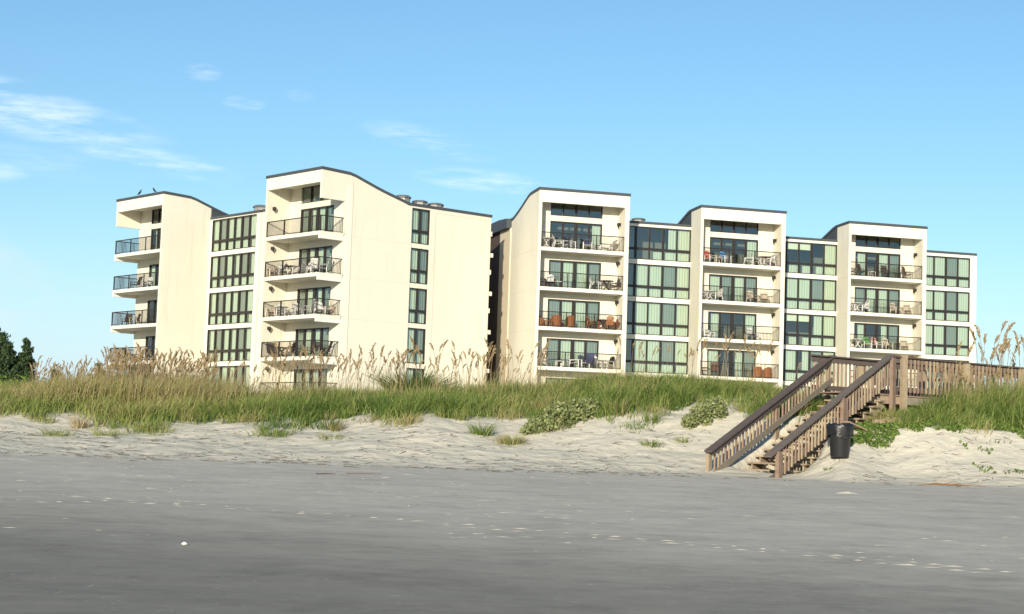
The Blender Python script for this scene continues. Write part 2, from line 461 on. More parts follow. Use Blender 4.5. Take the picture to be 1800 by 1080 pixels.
sand = bpy.data.objects.new('sand', raw_mesh('sand', np.stack([GX, GY, GZ], -1).reshape(-1, 3), fq, np.full((nx - 1) * (ny - 1), 4), [sand_material()], smooth=True))
COL.objects.link(sand); tag(sand, kind='structure')
# the sea behind the photographer
wm, wn, wb = base_mat('sea_water', 0.08, 0.5)
wb.inputs['Base Color'].default_value = (0.05, 0.09, 0.11, 1)
bump(wn, wb, wn.noise(wn.mapping(objco(wn), scale=(0.3, 0.9, 1)), 1.0, 4), 0.3, 0.8)
mb = MB(); mb.quad((-3000, -3000, -2.75), (3000, -3000, -2.75), (3000, -38, -2.75), (-3000, -38, -2.75))
tag(mb.build('sea', wm), kind='structure')

# ------------------------------------------------------------------ buildings
H = 2.85
ZB = 0.35
OFF = (0, 0, -ZB)
def ident(y0):
    return lambda u, d, z: (u, y0 + d, z)
def side_px(x0):                              # wall facing +x: u runs along +y, depth goes to -x
    return lambda u, d, z: (x0 - d, u, z)
def window(parent, T, name, u0, u1, z0, z1, splits, zsplit, cells, cells2=None, bar=0.07, pane_depth=0.10):
    """framed glazing in an opening; cells: l curtain, g curtain behind screen, d bare, w blind at top, h half curtain"""
    fr = MB(T); e = bar
    fr.box(u0, u1, 0.02, 0.16, z0, z0 + e); fr.box(u0, u1, 0.02, 0.16, z1 - e, z1)
    us = [u0] + splits + [u1]
    fr.box(u0, u0 + e, 0.021, 0.159, z0 + e, z1 - e); fr.box(u1 - e, u1, 0.021, 0.159, z0 + e, z1 - e)
    for k, sx in enumerate(splits):
        wd = e * (1.35 if k % 2 else 0.8)
        fr.box(sx - wd, sx + wd, 0.022, 0.158, z0 + e, z1 - e)
    rows = [(z0, z1, cells)]
    if zsplit:
        fr.box(u0 + e, u1 - e, 0.026, 0.154, zsplit - 0.09, zsplit + 0.09)
        rows = [(zsplit, z1, cells), (z0, zsplit, cells2 or 'l' * len(us))]
    f = fr.build(name, M['frame'], parent, OFF)
    g = MB(T); c = MB(T)
    for za, zb, cl in rows:
        for k in range(len(us) - 1):
            ch = cl[k % len(cl)]
            a, b_ = us[k] + 0.02, us[k + 1] - 0.02
            g.mi = 1 if ch == 'g' else 0
            g.quad((a, pane_depth, za + 0.02), (b_, pane_depth, za + 0.02), (b_, pane_depth, zb - 0.02), (a, pane_depth, zb - 0.02))
            if ch == 'd': continue
            ca, cb, cza, czb = a, b_, za + 0.03, zb - 0.01
            c.mi = 0
            if ch == 'w': cza = zb - 0.34 * (zb - za); c.mi = 1
            if ch == 'h': ca = a + (b_ - a) * random.uniform(0.3, 0.5)
            if ch == 'l' and random.random() < 0.3: ca = a + (b_ - a) * random.uniform(0.02, 0.22)
            n_ = max(4, int((cb - ca) / 0.045)); pts = []
            ph = random.random() * 6
            for i in range(n_ + 1):
                uu = ca + (cb - ca) * i / n_
                dd = 0.24 + (0.022 * math.sin(ph + i * 1.35) + 0.01 * math.sin(ph * 2 + i * 0.43)) * (0.1 if ch == 'w' else 1)
                pts.append((uu, dd))
            k0 = len(pts)
            c.add([(p[0], p[1], cza) for p in pts] + [(p[0], p[1], czb) for p in pts], [(i, i + 1, k0 + i + 1, k0 + i) for i in range(k0 - 1)])
    g.build('glass', [M['glass'], M['screen']], f, recalc=False)
    if c.f: c.build('curtain', [M['curtain'], M['blind']], f, recalc=False)
    return f
def railing(parent, pts, z, posts_every=None, gap=0.115):
    """metal railing along a polyline of (x, y)"""
    mb = MB()
    for k, ((xa, ya), (xb, yb)) in enumerate(zip(pts[:-1], pts[1:])):
        L = math.hypot(xb - xa, yb - ya)
        mb.beam((xa, ya, z + 1.08), (xb, yb, z + 1.08), 0.07, 0.06)
        mb.beam((xa, ya, z + 0.09), (xb, yb, z + 0.09), 0.035, 0.035)
        n = max(2, int(L / gap))
        for i in range(1, n):
            t = i / n; x, y = xa + (xb - xa) * t, ya + (yb - ya) * t
            mb.box(x - 0.009, x + 0.009, y - 0.009, y + 0.009, z + 0.108, z + 1.058)
        m = max(1, round(L / 2.1))
        for i in range(m + 1):
            if k > 0 and i == 0: continue
            t = i / m; x, y = xa + (xb - xa) * t, ya + (yb - ya) * t
            mb.box(x - 0.034, x + 0.034, y - 0.034, y + 0.034, z - 0.02, z + 1.105)
    return mb.build('railing', M['rail'], parent)
def roof_profile(y0, y1, zflat, thick=0.0):
    P = [(0, 19.05), (1.2, 19.0), (2.3, 18.95), (2.8, 18.84), (3.6, 18.58), (4.5, 18.29), (5.4, 18.02), (6.2, 17.81), (6.9, max(17.63, zflat)), (7.5, zflat), (30, zflat)]
    ys = [p[0] for p in P]; zs = [p[1] for p in P]
    yy = sorted({y0, y1} | {y for y in ys if y0 < y < y1})
    return [(y, float(np.interp(y, ys, zs)) - thick) for y in yy]
def wall_light(parent, x, y, z, face):
    mb = MB()
    mb.box(x, x + face * 0.05, y - 0.09, y + 0.09, z - 0.12, z + 0.12)
    mb.lathe([(0.03, 0.13), (0.10, 0.10), (0.12, -0.02), (0.055, -0.20), (0.02, -0.26)], 10, (x + face * 0.17, y, z))
    mb.beam((x + face * 0.05, y, z + 0.05), (x + face * 0.13, y, z + 0.05), 0.05, 0.05)
    mb.build('wall_light', M['fixture'], parent, OFF)
def tower(root, xo, yo, wd, zS, doors, depth, opts):
    """one projecting stair of balconies: local x from xo (outer left) to xo+wd, front at yo"""
    DEP = opts['dep']; x0, x1 = xo, xo + wd
    jl, jr = opts['jl'], opts['jr']                # jamb widths
    open_l, open_r = opts.get('open_l'), opts.get('open_r')
    zflat = opts['zflat']; ybay_l, ybay_r = opts['yl'], opts['yr']; yend = opts['yend']
    a, b = (x0 + jl, x1 - jr)
    zceil = 18.30
    wl = MB()
    FR = 0.25
    # side walls, following the roof profile
    for side, xa, xb, yb_, opn in (('l', x0, x0 + jl, ybay_l, open_l), ('r', x1 - jr, x1, ybay_r, open_r)):
        start = 0.0
        if opn:
            # corner cut out over the balcony: deep beam at the roof only
            st_ = opn
            tops = roof_profile(0.0, st_, zflat, 0.20)
            wl.strip_x([(yo + y, z) for y, z in tops], [(yo + y, 16.88) for y, z in tops], xa, xb)
            start = st_
        segs = [(start, yb_, ZB)]
        if side == 'r' and opts.get('strip_r'):
            ya, ybb = opts['strip_r']
            segs = [(start, ya, ZB), (ybb, yb_, ZB)]
            tops = roof_profile(ya, ybb, zflat, 0.20)
            wl.strip_x([(yo + y, z) for y, z in tops], [(yo + y, zS + 2.5) for y, z in tops], xa, xb)
            for k in range(0, 6):
                z1_ = zS - H * k - 0.02; z0_ = max(ZB, z1_ - 0.33)
                if z1_ > ZB: wl.box(xa, xb - 0.05, yo + ya, yo + ybb, z0_, z1_)
        for s0, s1, zb in segs:
            tops = roof_profile(s0, s1, zflat, 0.20)
            wl.strip_x([(yo + y, z) for y, z in tops], [(yo + y, zb) for y, z in tops], xa, xb)
    wl.build('wall', M['stucco'], root, OFF)
    # front beam
    fb = MB()
    ztop = 18.85
    zl = 16.88
    fb.box(a, b, yo, yo + FR, 18.0, ztop)
    fb.box(a, b, yo + FR, yo + DEP, zceil, zceil + 0.12)
    fb.build('roof_beam', M['trim'], root, OFF)
    # dark side of the roof behind the low bays
    ds = MB()
    for side, xa, xb, yb_ in (('l', x0 + 0.02, x0 + jl - 0.02, ybay_l), ('r', x1 - jr + 0.02, x1 - 0.02, ybay_r)):
        if yb_ < 7.0:
            tops = roof_profile(yb_, 7.2, zflat, 0.20)
            ds.strip_x([(yo + y, z) for y, z in tops], [(yo + y, 17.2) for y, z in tops], xa, xb)
    tops = roof_profile(0.0, yend, zflat)
    lows = roof_profile(0.0, yend, zflat, 0.20)
    tops = [(yo + y - (0.05 if y == 0 else 0), z) for y, z in tops]; lows = [(yo + y - (0.05 if y == 0 else 0), z) for y, z in lows]
    ds.strip_x(tops, lows, x0 - 0.05, x1 + 0.05)
    ds.build('roof', M['roof'], root, OFF)
    # back wall of the balconies
    bw = MB(); dx0, dx1 = opts['door']
    yb0, yb1 = yo + DEP, yo + DEP + 0.2
    wa = x0 + 0.004 if open_l else a; wb2 = x1 - 0.004 if open_r else b
    for k in range(5):
        zs = zS - H * k
        zt = zs + 2.6 if k else zceil
        bw.box(wa, dx0, yb0, yb1, zs, zt); bw.box(dx1, wb2, yb0, yb1, zs, zt)
        if k: bw.box(dx0, dx1, yb0, yb1, zs + 2.12, zt)
        else:
            bw.box(dx0, dx1, yb0, yb1, zs + 2.12, zs + 2.52)
            ux1 = opts['upper'][1]
            if dx1 - ux1 > 0.01: bw.box(ux1, dx1, yb0, yb1, zs + 2.52, zt)
    bw.build('back_wall', M['stucco'], root, OFF)
    it = MB()
    it.box(wa + 0.1, wb2 - 0.1, yo + DEP + 2.6, yo + DEP + 2.75, ZB, 18.2)
    it.box(wa + 0.03, wa + 0.09, yo + DEP + 0.22, yo + DEP + 2.58, ZB, 18.2); it.box(wb2 - 0.09, wb2 - 0.03, yo + DEP + 0.22, yo + DEP + 2.58, ZB, 18.2)
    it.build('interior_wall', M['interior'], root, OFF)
    # balconies with their railings, doors, lights
    for k in range(5):
        zs = zS - H * k
        sl = MB()
        sl.box(a if not open_l else x0, b if not open_r else x1, yo + 0.004, yo + DEP, zs - 0.25, zs)
        sl.box(wa + 0.1, wb2 - 0.1, yo + DEP, yo + DEP + 2.58, zs - 0.25, zs)
        bal = sl.build('balcony', M['trim'], root, OFF)
        if open_r:
            e = MB(); e.box(x1 - jr, x1 - 0.003, yo + 0.01, yo + open_r - 0.003, zs - 0.50, zs - 0.252); e.build('edge_beam', M['panel'], bal)
        if open_l:
            e = MB(); e.box(x0 + 0.003, x0 + jl, yo + 0.01, yo + open_l - 0.003, zs - 0.50, zs - 0.252); e.build('edge_beam', M['panel'], bal)
        pts = []
        i_ = 0.07
        if open_l: pts += [(x0 + i_, yo + open_l), (x0 + i_, yo + i_)]
        else: pts += [(a, yo + i_)]
        if open_r: pts += [(x1 - i_, yo + i_), (x1 - i_, yo + open_r)]
        else: pts += [(b, yo + i_)]
        railing(bal, pts, zs)
        n_ = 4; step = (dx1 - dx0) / n_
        window(root, ident(yb0), 'sliding_door', dx0, dx1, zs, zs + 2.12, [dx0 + step * i for i in (1, 2, 3)], None, doors[k], bar=0.09)
        if k == 0:
            ux0, ux1 = opts['upper']; m = opts['upper_n']; st_ = (ux1 - ux0) / m
            window(root, ident(yb0), 'clerestory_window', ux0, ux1, zs + 2.52, zceil, [ux0 + st_ * i for i in range(1, m)], None, opts['upper_c'], bar=0.05)
        if opts['light'] == 'r': wall_light(root, b, yo + 0.62 * DEP * 1.1, zs + 2.12, -1)
        elif opts['light'] == 'l': wall_light(root, a, yo + 0.55, zs + 2.12, 1)
def bay(root, y, u0, u1, zS, zroof, npane, rows, last=None, nsto=5, ends=(0.0, 0.0), depth=8.0):
    """recessed low bay with a strip of glazing on every storey"""
    wl = MB()
    w0, w1 = u0 + ends[0], u1 - ends[1]
    wl.box(u0, u1, y, y + 0.25, zS + 2.62, zroof - 0.18)
    for k in range(nsto):
        zs = zS - H * k
        z1_, z0_ = zs + 0.12, max(zs - 0.23, ZB)
        wl.box(u0, u1, y, y + 0.25, z0_, z1_)
        if ends[0]: wl.box(u0, w0, y, y + 0.25, z1_, zs + 2.62)
        if ends[1]: wl.box(w1, u1, y, y + 0.25, z1_, zs + 2.62)
    wl.box(u0, u1, y, y + 0.25, ZB, zS - H * (nsto - 1) - 0.23)
    wl.build('bay_wall', M['trim'], root, OFF)
    it = MB()
    it.box(u0, u1, y + 2.6, y + 2.75, ZB, zroof - 0.2)
    it.box(u0, u0 + 0.06, y + 0.26, y + 2.58, ZB, zroof - 0.2); it.box(u1 - 0.06, u1, y + 0.26, y + 2.58, ZB, zroof - 0.2)
    for k in range(nsto):
        zs = zS - H * k; it.box(u0 + 0.07, u1 - 0.07, y + 0.26, y + 2.58, zs - 0.2, zs)
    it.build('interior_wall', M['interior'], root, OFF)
    rf = MB(); rf.box(u0, u1, y - 0.06, y + depth, zroof - 0.18, zroof)
    rf.build('bay_roof', M['roof'], root, OFF)
    st_ = (w1 - w0) / npane
    for k in range(nsto):
        zs = zS - H * k
        up, lo = rows[min(k, len(rows) - 1)]
        window(root, ident(y), 'window', w0, w1, zs + 0.12, zs + 2.62, [w0 + st_ * i for i in range(1, npane)], zs + 0.93, up, lo, bar=0.06)

# ---- left building
ZSL = 14.62
rzL = math.atan2(-0.75422, 0.65662)
BL = empty('apartment_building', (-13.236, 117.324, ZB), rzL, 'cream five storey apartment block left of the gap with corner balconies and curved roof edge', 'building')
gate = 'gllg'
optL2 = dict(dep=1.97, jl=0.2, jr=0.2, open_r=2.13, zflat=17.45, yl=3.35, yr=15.23, yend=15.3, strip_r=(7.85, 9.52), door=(-5.36, -1.26), upper=(-5.42, -1.75), upper_n=3, upper_c='ggg', light='l')
tower(BL, -6.9, 0.0, 6.9, ZSL, ['gllg'] * 5, 0, optL2)
optL1 = dict(dep=2.1, jl=0.2, jr=0.2, open_l=2.2, zflat=17.45, yl=15.0, yr=4.22, yend=15.3, door=(-25.3, -21.25), upper=(-25.3, -21.25), upper_n=4, upper_c='dddd', light='l' if False else None)
tower(BL, -27.2, -0.87, 7.4, ZSL, ['hddg', 'llgg', 'dddd', 'dgdd', 'dddd'], 0, optL1)
rowsL = [('lgllgl', 'llllll')]
bay(BL, 3.35, -19.8, -12.75, ZSL, 17.5, 6, rowsL, ends=(0.25, 0.5))
bay(BL, 3.35, -12.45, -6.9, ZSL, 17.5, 5, rowsL, ends=(0.3, 0.3))
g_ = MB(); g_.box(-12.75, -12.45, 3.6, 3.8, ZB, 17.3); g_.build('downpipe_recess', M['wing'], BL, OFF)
# glazing strip, joints and the walkway slabs at the back of the long wall
for k in range(5):
    zs = ZSL - H * k
    window(BL, side_px(-0.05), 'window', 7.86, 9.51, zs - 0.02, zs + 2.5, [8.68], zs + 0.88, 'lg', 'll', bar=0.07)
it = MB(); it.box(-2.4, -2.3, 7.4, 10.0, ZB, 17.2); it.box(-2.28, -0.22, 7.4, 7.5, ZB, 17.2); it.box(-2.28, -0.22, 9.9, 10.0, ZB, 17.2)
for k in range(5): it.box(-2.28, -0.22, 7.52, 9.88, ZSL - H * k - 0.22, ZSL - H * k - 0.04)
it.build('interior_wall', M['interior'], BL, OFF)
j = MB()
j.box(-0.001, 0.003, 2.64, 2.67, ZB, 18.5); j.box(-0.001, 0.003, 9.99, 10.02, ZB, 16.98); j.box(-0.001, 0.003, 10.02, 15.2, 16.96, 16.98)
for k in range(5): j.box(-0.001, 0.002, 2.67, 7.6, ZSL - H * k - 0.13, ZSL - H * k - 0.12)
j.build('wall_joint', M['joint'], BL, OFF)
pl = MB(); pl.box(0.0, 0.035, 2.13, 2.62, ZB, 18.0); pl.build('pilaster', M['trim'], BL, OFF)
wk = MB()
for k in range(6):
    zs = ZSL - H * k
    wk.box(-5, -0.1, 15.25, 15.62, zs - 0.30, zs)
    wk.box(-1.0, -0.05, 15.25, 15.42, zs + 1.25, zs + 1.6)
wk.build('walkway', M['trim'], BL, OFF)
bk = MB(); bk.box(-27.0, -0.2, 15.28, 15.40, ZB, 17.2); bk.box(-27.0, -7.0, 11.2, 15.3, 17.22, 17.34)
bk.build('rear_wall', M['stucco'], BL, OFF)

# ---- right building
ZSR = 14.75
rzR = math.atan2(0.26833, 0.96333)
BR = empty('apartment_building', (1.927, 123.392, ZB), rzR, 'cream stepped apartment block right of the gap with three balcony towers', 'building')
TA, TB_, TC = (0.0, 0.0), (13.53, 2.65), (26.97, 5.11)
def optR(xo, yr, yl, **k):
    d = dict(dep=1.45, jl=0.22, jr=0.33, zflat=17.66, yl=yl, yr=yr, yend=10.5, door=(xo + 1.08, xo + 5.06), upper=(xo + 1.08, xo + 5.06), upper_n=4, upper_c='dddd', light='r')
    d.update(k); return d
tower(BR, TA[0] - 0.22, TA[1], 6.86, ZSR, ['dddh', 'gllg', 'gllg', 'gllg', 'gllg'], 0, optR(0.0, 4.66, 7.25, yend=10.6))
tower(BR, TB_[0] - 0.25, TB_[1], 6.92, ZSR, ['dddl', 'lglg', 'hddl', 'ldhg', 'ldgh'], 0, optR(TB_[0], 4.52, 2.01))
tower(BR, TC[0] - 0.23, TC[1], 6.80, ZSR, ['hdlg', 'gllg', 'hdhg', 'gllg', 'gllg'], 0, optR(TC[0], 4.6, 2.06))
rows1 = [('ddddhl', 'dddhll'), ('ddllgl', 'dlllll'), ('ddllgl', 'dlllll'), ('ddllgl', 'dlllll'), ('dgllgl', 'dlllll')]
bay(BR, 4.66, 6.64, 13.28, ZSR, 17.76, 6, rows1)
rows2 = [('dwwwdl', 'ddhhhl'), ('ddllgl', 'ddllll'), ('ddwwhl', 'ddhhll'), ('dglhgl', 'ddllll'), ('dgllgl', 'ddllll')]
bay(BR, 7.17, 20.20, 26.74, ZSR, 17.76, 6, rows2)
rows3 = [('ddllgl', 'ddllll'), ('ddhlgl', 'ddhlll'), ('ddhlgl', 'ddhlll'), ('gllggl', 'llllll')]
bay(BR, 9.71, 33.54, 40.75, ZSR, 17.80, 6, rows3, ends=(0.0, 0.6))
ew = MB(); ew.box(40.5, 40.75, 9.96, 20.0, ZB, 17.6); ew.box(6.64, 40.5, 20.0, 20.2, ZB, 17.2); ew.build('rear_wall', M['stucco'], BR, OFF)
# low wing beyond the first tower
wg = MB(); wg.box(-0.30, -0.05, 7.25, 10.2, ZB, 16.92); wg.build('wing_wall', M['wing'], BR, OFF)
sc = MB(); sc.box(-0.28, -0.07, 10.2, 17.5, ZB, 16.9)  # far end of the beige wing wall, shadow put into its colour
sc.box(-4.0, -0.28, 17.0, 17.2, ZB, 16.9); sc.build('gap_shade_wall', M['wing_shade'], BR, OFF)  # cross wall added behind the gap to keep it dark
wr = MB(); wr.prism_x([(7.25, 16.92), (18.0, 16.92), (18.0, 17.75), (9.5, 17.75), (7.3, 17.62)], -0.62, 6.6); wr.build('wing_roof', M['roof'], BR, OFF)
j = MB()
for xo, yo, y1 in ((-0.22, 0, 7.2), (13.28, 2.65, 4.6), (26.74, 5.11, 7.1)):
    for k in range(5): j.box(xo - 0.002, xo + 0.001, yo + 0.25, y1, ZSR - H * k - 0.14, ZSR - H * k - 0.128)
j.build('wall_joint', M['joint'], BR, OFF)

# ------------------------------------------------------------------ balcony furniture
def slatback(mb, w, z0, z1, y0, y1, n, arch=0.0):
    sw = w / n
    for i in range(n):
        x = -w / 2 + sw * (i + 0.5)
        top = z1 - arch * (x / (w / 2)) ** 2
        mb.beam((x, y0, z0), (x, y0 + (y1 - y0) * (top - z0) / (z1 - z0), top), sw * 0.78, 0.022, up=(0, -1, 0.2))
def make_chair(kind, frame, seat, back):
    """returns a builder of parts: (name, mesh) for one chair facing -y"""
    P = []
    def part(name, mb, mat, smooth=False): P.append((name, mb.mesh(name, mat, smooth=smooth)))
    if kind == 'slat':          # broad slatted armchair
        s = MB(); 
        for i in range(6): s.beam((-0.27, -0.28 + 0.1 * i, 0.40 - 0.012 * i), (0.27, -0.28 + 0.1 * i, 0.40 - 0.012 * i), 0.08, 0.025)
        part('seat', s, M[seat])
        b = MB(); slatback(b, 0.56, 0.36, 1.00, 0.26, 0.46, 6, 0.13); b.beam((-0.28, 0.345, 0.62), (0.28, 0.345, 0.62), 0.06, 0.02)
        part('backrest', b, M[back])
        for sx in (-1, 1):
            a = MB(); a.beam((sx * 0.33, -0.36, 0.60), (sx * 0.33, 0.36, 0.58), 0.12, 0.028); part('armrest', a, M[frame])
            l = MB(); l.beam((sx * 0.31, -0.30, 0.0), (sx * 0.31, -0.28, 0.585), 0.055, 0.08, up=(0, 1, 0)); part('leg', l, M[frame])
            l = MB(); l.beam((sx * 0.31, 0.40, 0.0), (sx * 0.31, 0.28, 0.57), 0.055, 0.07, up=(0, 1, 0)); part('leg', l, M[frame])
    elif kind == 'sling':       # tall sling armchair on a metal frame
        s = MB(); s.beam((0, -0.27, 0.42), (0, 0.24, 0.38), 0.50, 0.02); part('seat', s, M[seat])
        b = MB(); b.beam((0, 0.23, 0.39), (0, 0.46, 1.08), 0.52, 0.022, up=(0, -1, 0.2)); part('backrest', b, M[back])
        for sx in (-1, 1):
            a = MB(); a.tube([(sx * 0.28, -0.27, 0.40), (sx * 0.29, -0.27, 0.62), (sx * 0.29, 0.30, 0.60)], 0.022); part('armrest', a, M[frame])
            l = MB(); l.tube([(sx * 0.27, -0.31, 0.0), (sx * 0.27, -0.26, 0.42)], 0.02); part('leg', l, M[frame])
            l = MB(); l.tube([(sx * 0.27, 0.36, 0.0), (sx * 0.27, 0.24, 0.40), (sx * 0.27, 0.47, 1.09)], 0.02); part('leg', l, M[frame])
    elif kind == 'wicker':      # rounded tub chair
        n = 15
        b = MB(); outer = []; 
        for i in range(n):
            t = math.pi * (-0.12 + 1.24 * i / (n - 1)); hgt = 0.60 + 0.30 * max(0, math.sin(t)) ** 0.7
            r = 0.37
            outer.append((r * math.cos(t), r * math.sin(t) * 0.95, hgt))
        for (xa, ya, ha), (xb, yb, hb) in zip(outer[:-1], outer[1:]):
            b.add([(xa * 0.9, ya * 0.9, 0.1), (xb * 0.9, yb * 0.9, 0.1), (xb, yb, hb), (xa, ya, ha), (xa * 0.78, ya * 0.78, 0.1), (xb * 0.78, yb * 0.78, 0.1), (xb * 0.84, yb * 0.84, hb), (xa * 0.84, ya * 0.84, ha)],
                  [(0, 1, 2, 3), (5, 4, 7, 6), (3, 2, 6, 7), (0, 4, 5, 1)])
        part('backrest', b, M[back])
        s = MB(); s.lathe([(0.29, 0.12), (0.30, 0.40), (0.28, 0.46), (0.1, 0.48)], 14); part('seat', s, M[seat], True)
        for sx in (-1, 1):
            for sy in (-1, 1):
                l = MB(); l.tube([(sx * 0.24, sy * 0.22, 0), (sx * 0.23, sy * 0.21, 0.14)], 0.025); part('leg', l, M[frame])
    elif kind == 'rocker':
        s = MB()
        for i in range(6): s.beam((-0.26, -0.26 + 0.1 * i, 0.44 - 0.01 * i), (0.26, -0.26 + 0.1 * i, 0.44 - 0.01 * i), 0.08, 0.022)
        part('seat', s, M[seat])
        b = MB(); slatback(b, 0.50, 0.42, 1.16, 0.25, 0.50, 6, 0.03); b.beam((-0.27, 0.5, 1.15), (0.27, 0.5, 1.15), 0.03, 0.10); b.beam((-0.27, 0.32, 0.66), (0.27, 0.32, 0.66), 0.03, 0.06)
        part('backrest', b, M[back])
        for sx in (-1, 1):
            a = MB(); a.beam((sx * 0.31, -0.32, 0.66), (sx * 0.31, 0.36, 0.66), 0.09, 0.025); part('armrest', a, M[frame])
            r = MB(); r.tube([(sx * 0.29, -0.45, 0.10), (sx * 0.29, -0.2, 0.03), (sx * 0.29, 0.1, 0.025), (sx * 0.29, 0.45, 0.09), (sx * 0.29, 0.62, 0.16)], 0.026); part('rocker', r, M[frame])
            l = MB(); l.beam((sx * 0.29, -0.25, 0.04), (sx * 0.29, -0.27, 0.65), 0.045, 0.045, up=(0, 1, 0)); part('leg', l, M[frame])
            l = MB(); l.beam((sx * 0.29, 0.25, 0.05), (sx * 0.29, 0.33, 0.65), 0.045, 0.045, up=(0, 1, 0)); part('leg', l, M[frame])
    elif kind == 'table':       # round dining table on crossed legs
        t = MB(); t.lathe([(0.50, 0.70), (0.52, 0.715), (0.52, 0.735), (0.50, 0.745)], 18); part('tabletop', t, M[seat])
        for k in range(4):
            a = k * math.pi / 2 + 0.6; c, s_ = math.cos(a), math.sin(a)
            l = MB(); l.beam((0.40 * c, 0.40 * s_, 0), (-0.06 * c, -0.06 * s_, 0.38), 0.05, 0.05); l.beam((-0.06 * c, -0.06 * s_, 0.38), (0.33 * c, 0.33 * s_, 0.70), 0.05, 0.05); part('leg', l, M[frame])
    elif kind == 'stool':       # small square side table
        t = MB(); t.box(-0.24, 0.24, -0.24, 0.24, 0.42, 0.46); part('tabletop', t, M[seat])
        for sx in (-1, 1):
            for sy in (-1, 1):
                l = MB(); l.box(sx * 0.2 - 0.025, sx * 0.2 + 0.025, sy * 0.2 - 0.025, sy * 0.2 + 0.025, 0, 0.42); part('leg', l, M[frame])
    elif kind == 'chaise':
        s = MB()
        for i in range(11): s.beam((-0.27, -0.95 + 0.11 * i, 0.33), (0.27, -0.95 + 0.11 * i, 0.33), 0.09, 0.02)
        part('seat', s, M[seat])
        b = MB(); b.beam((0, 0.22, 0.34), (0, 0.72, 0.92), 0.54, 0.03, up=(0, -1, 0.6)); part('backrest', b, M[back])
        f = MB()
        for sx in (-1, 1): f.beam((sx * 0.30, -1.0, 0.30), (sx * 0.30, 0.30, 0.30), 0.05, 0.07)
        part('side_rail', f, M[frame])
        for sx in (-1, 1):
            for sy in (-0.85, 0.2):
                l = MB(); l.box(sx * 0.30 - 0.03, sx * 0.30 + 0.03, sy - 0.03, sy + 0.03, 0, 0.265); part('leg', l, M[frame])
    return P
PROTO = {}
def furn(name, kind, mats, root, x, y, z, rot, label, cat, group):
    key = (kind,) + mats
    if key not in PROTO: PROTO[key] = make_chair(kind, *mats)
    rzb = root.rotation_euler[2]; c, s_ = math.cos(rzb), math.sin(rzb)
    wx = root.location[0] + x * c - y * s_; wy = root.location[1] + x * s_ + y * c
    t = empty(name, (wx, wy, z + 0.003), rzb + R(rot), label, cat, group)
    for nm, me in PROTO[key]:
        o = bpy.data.objects.new(nm, me); COL.objects.link(o); o.parent = t
    return t
ORD = ['top', 'second', 'third', 'fourth', 'fifth']
GRP = {'slat': 'slatted armchairs on the balconies', 'sling': 'sling chairs on the balconies', 'wicker': 'wicker tub chairs on the balconies',
       'rocker': 'rocking chairs on the balconies', 'table': 'round tables on the balconies', 'stool': 'small side tables on the balconies', 'chaise': 'lounge chairs on the balconies'}
NM = {'slat': ('armchair', 'chair'), 'sling': ('sling_chair', 'chair'), 'wicker': ('wicker_chair', 'chair'), 'rocker': ('rocking_chair', 'chair'),
      'table': ('round_table', 'table'), 'stool': ('side_table', 'table'), 'chaise': ('lounge_chair', 'chair')}
W3 = ('white_plastic',) * 3
D3 = ('dark_sling',) * 3
T3 = ('tan_plastic',) * 3
TOW = {'L1': (BL, 0.0, -0.87, ZSL, 'far left tower'), 'L2': (BL, 0.0, 0.0, ZSL, 'tall left tower'), 'A': (BR, 0.0, 0.0, ZSR, 'first right tower'),
       'B': (BR, 13.53, 2.65, ZSR, 'middle right tower'), 'C': (BR, 26.97, 5.11, ZSR, 'last right tower')}
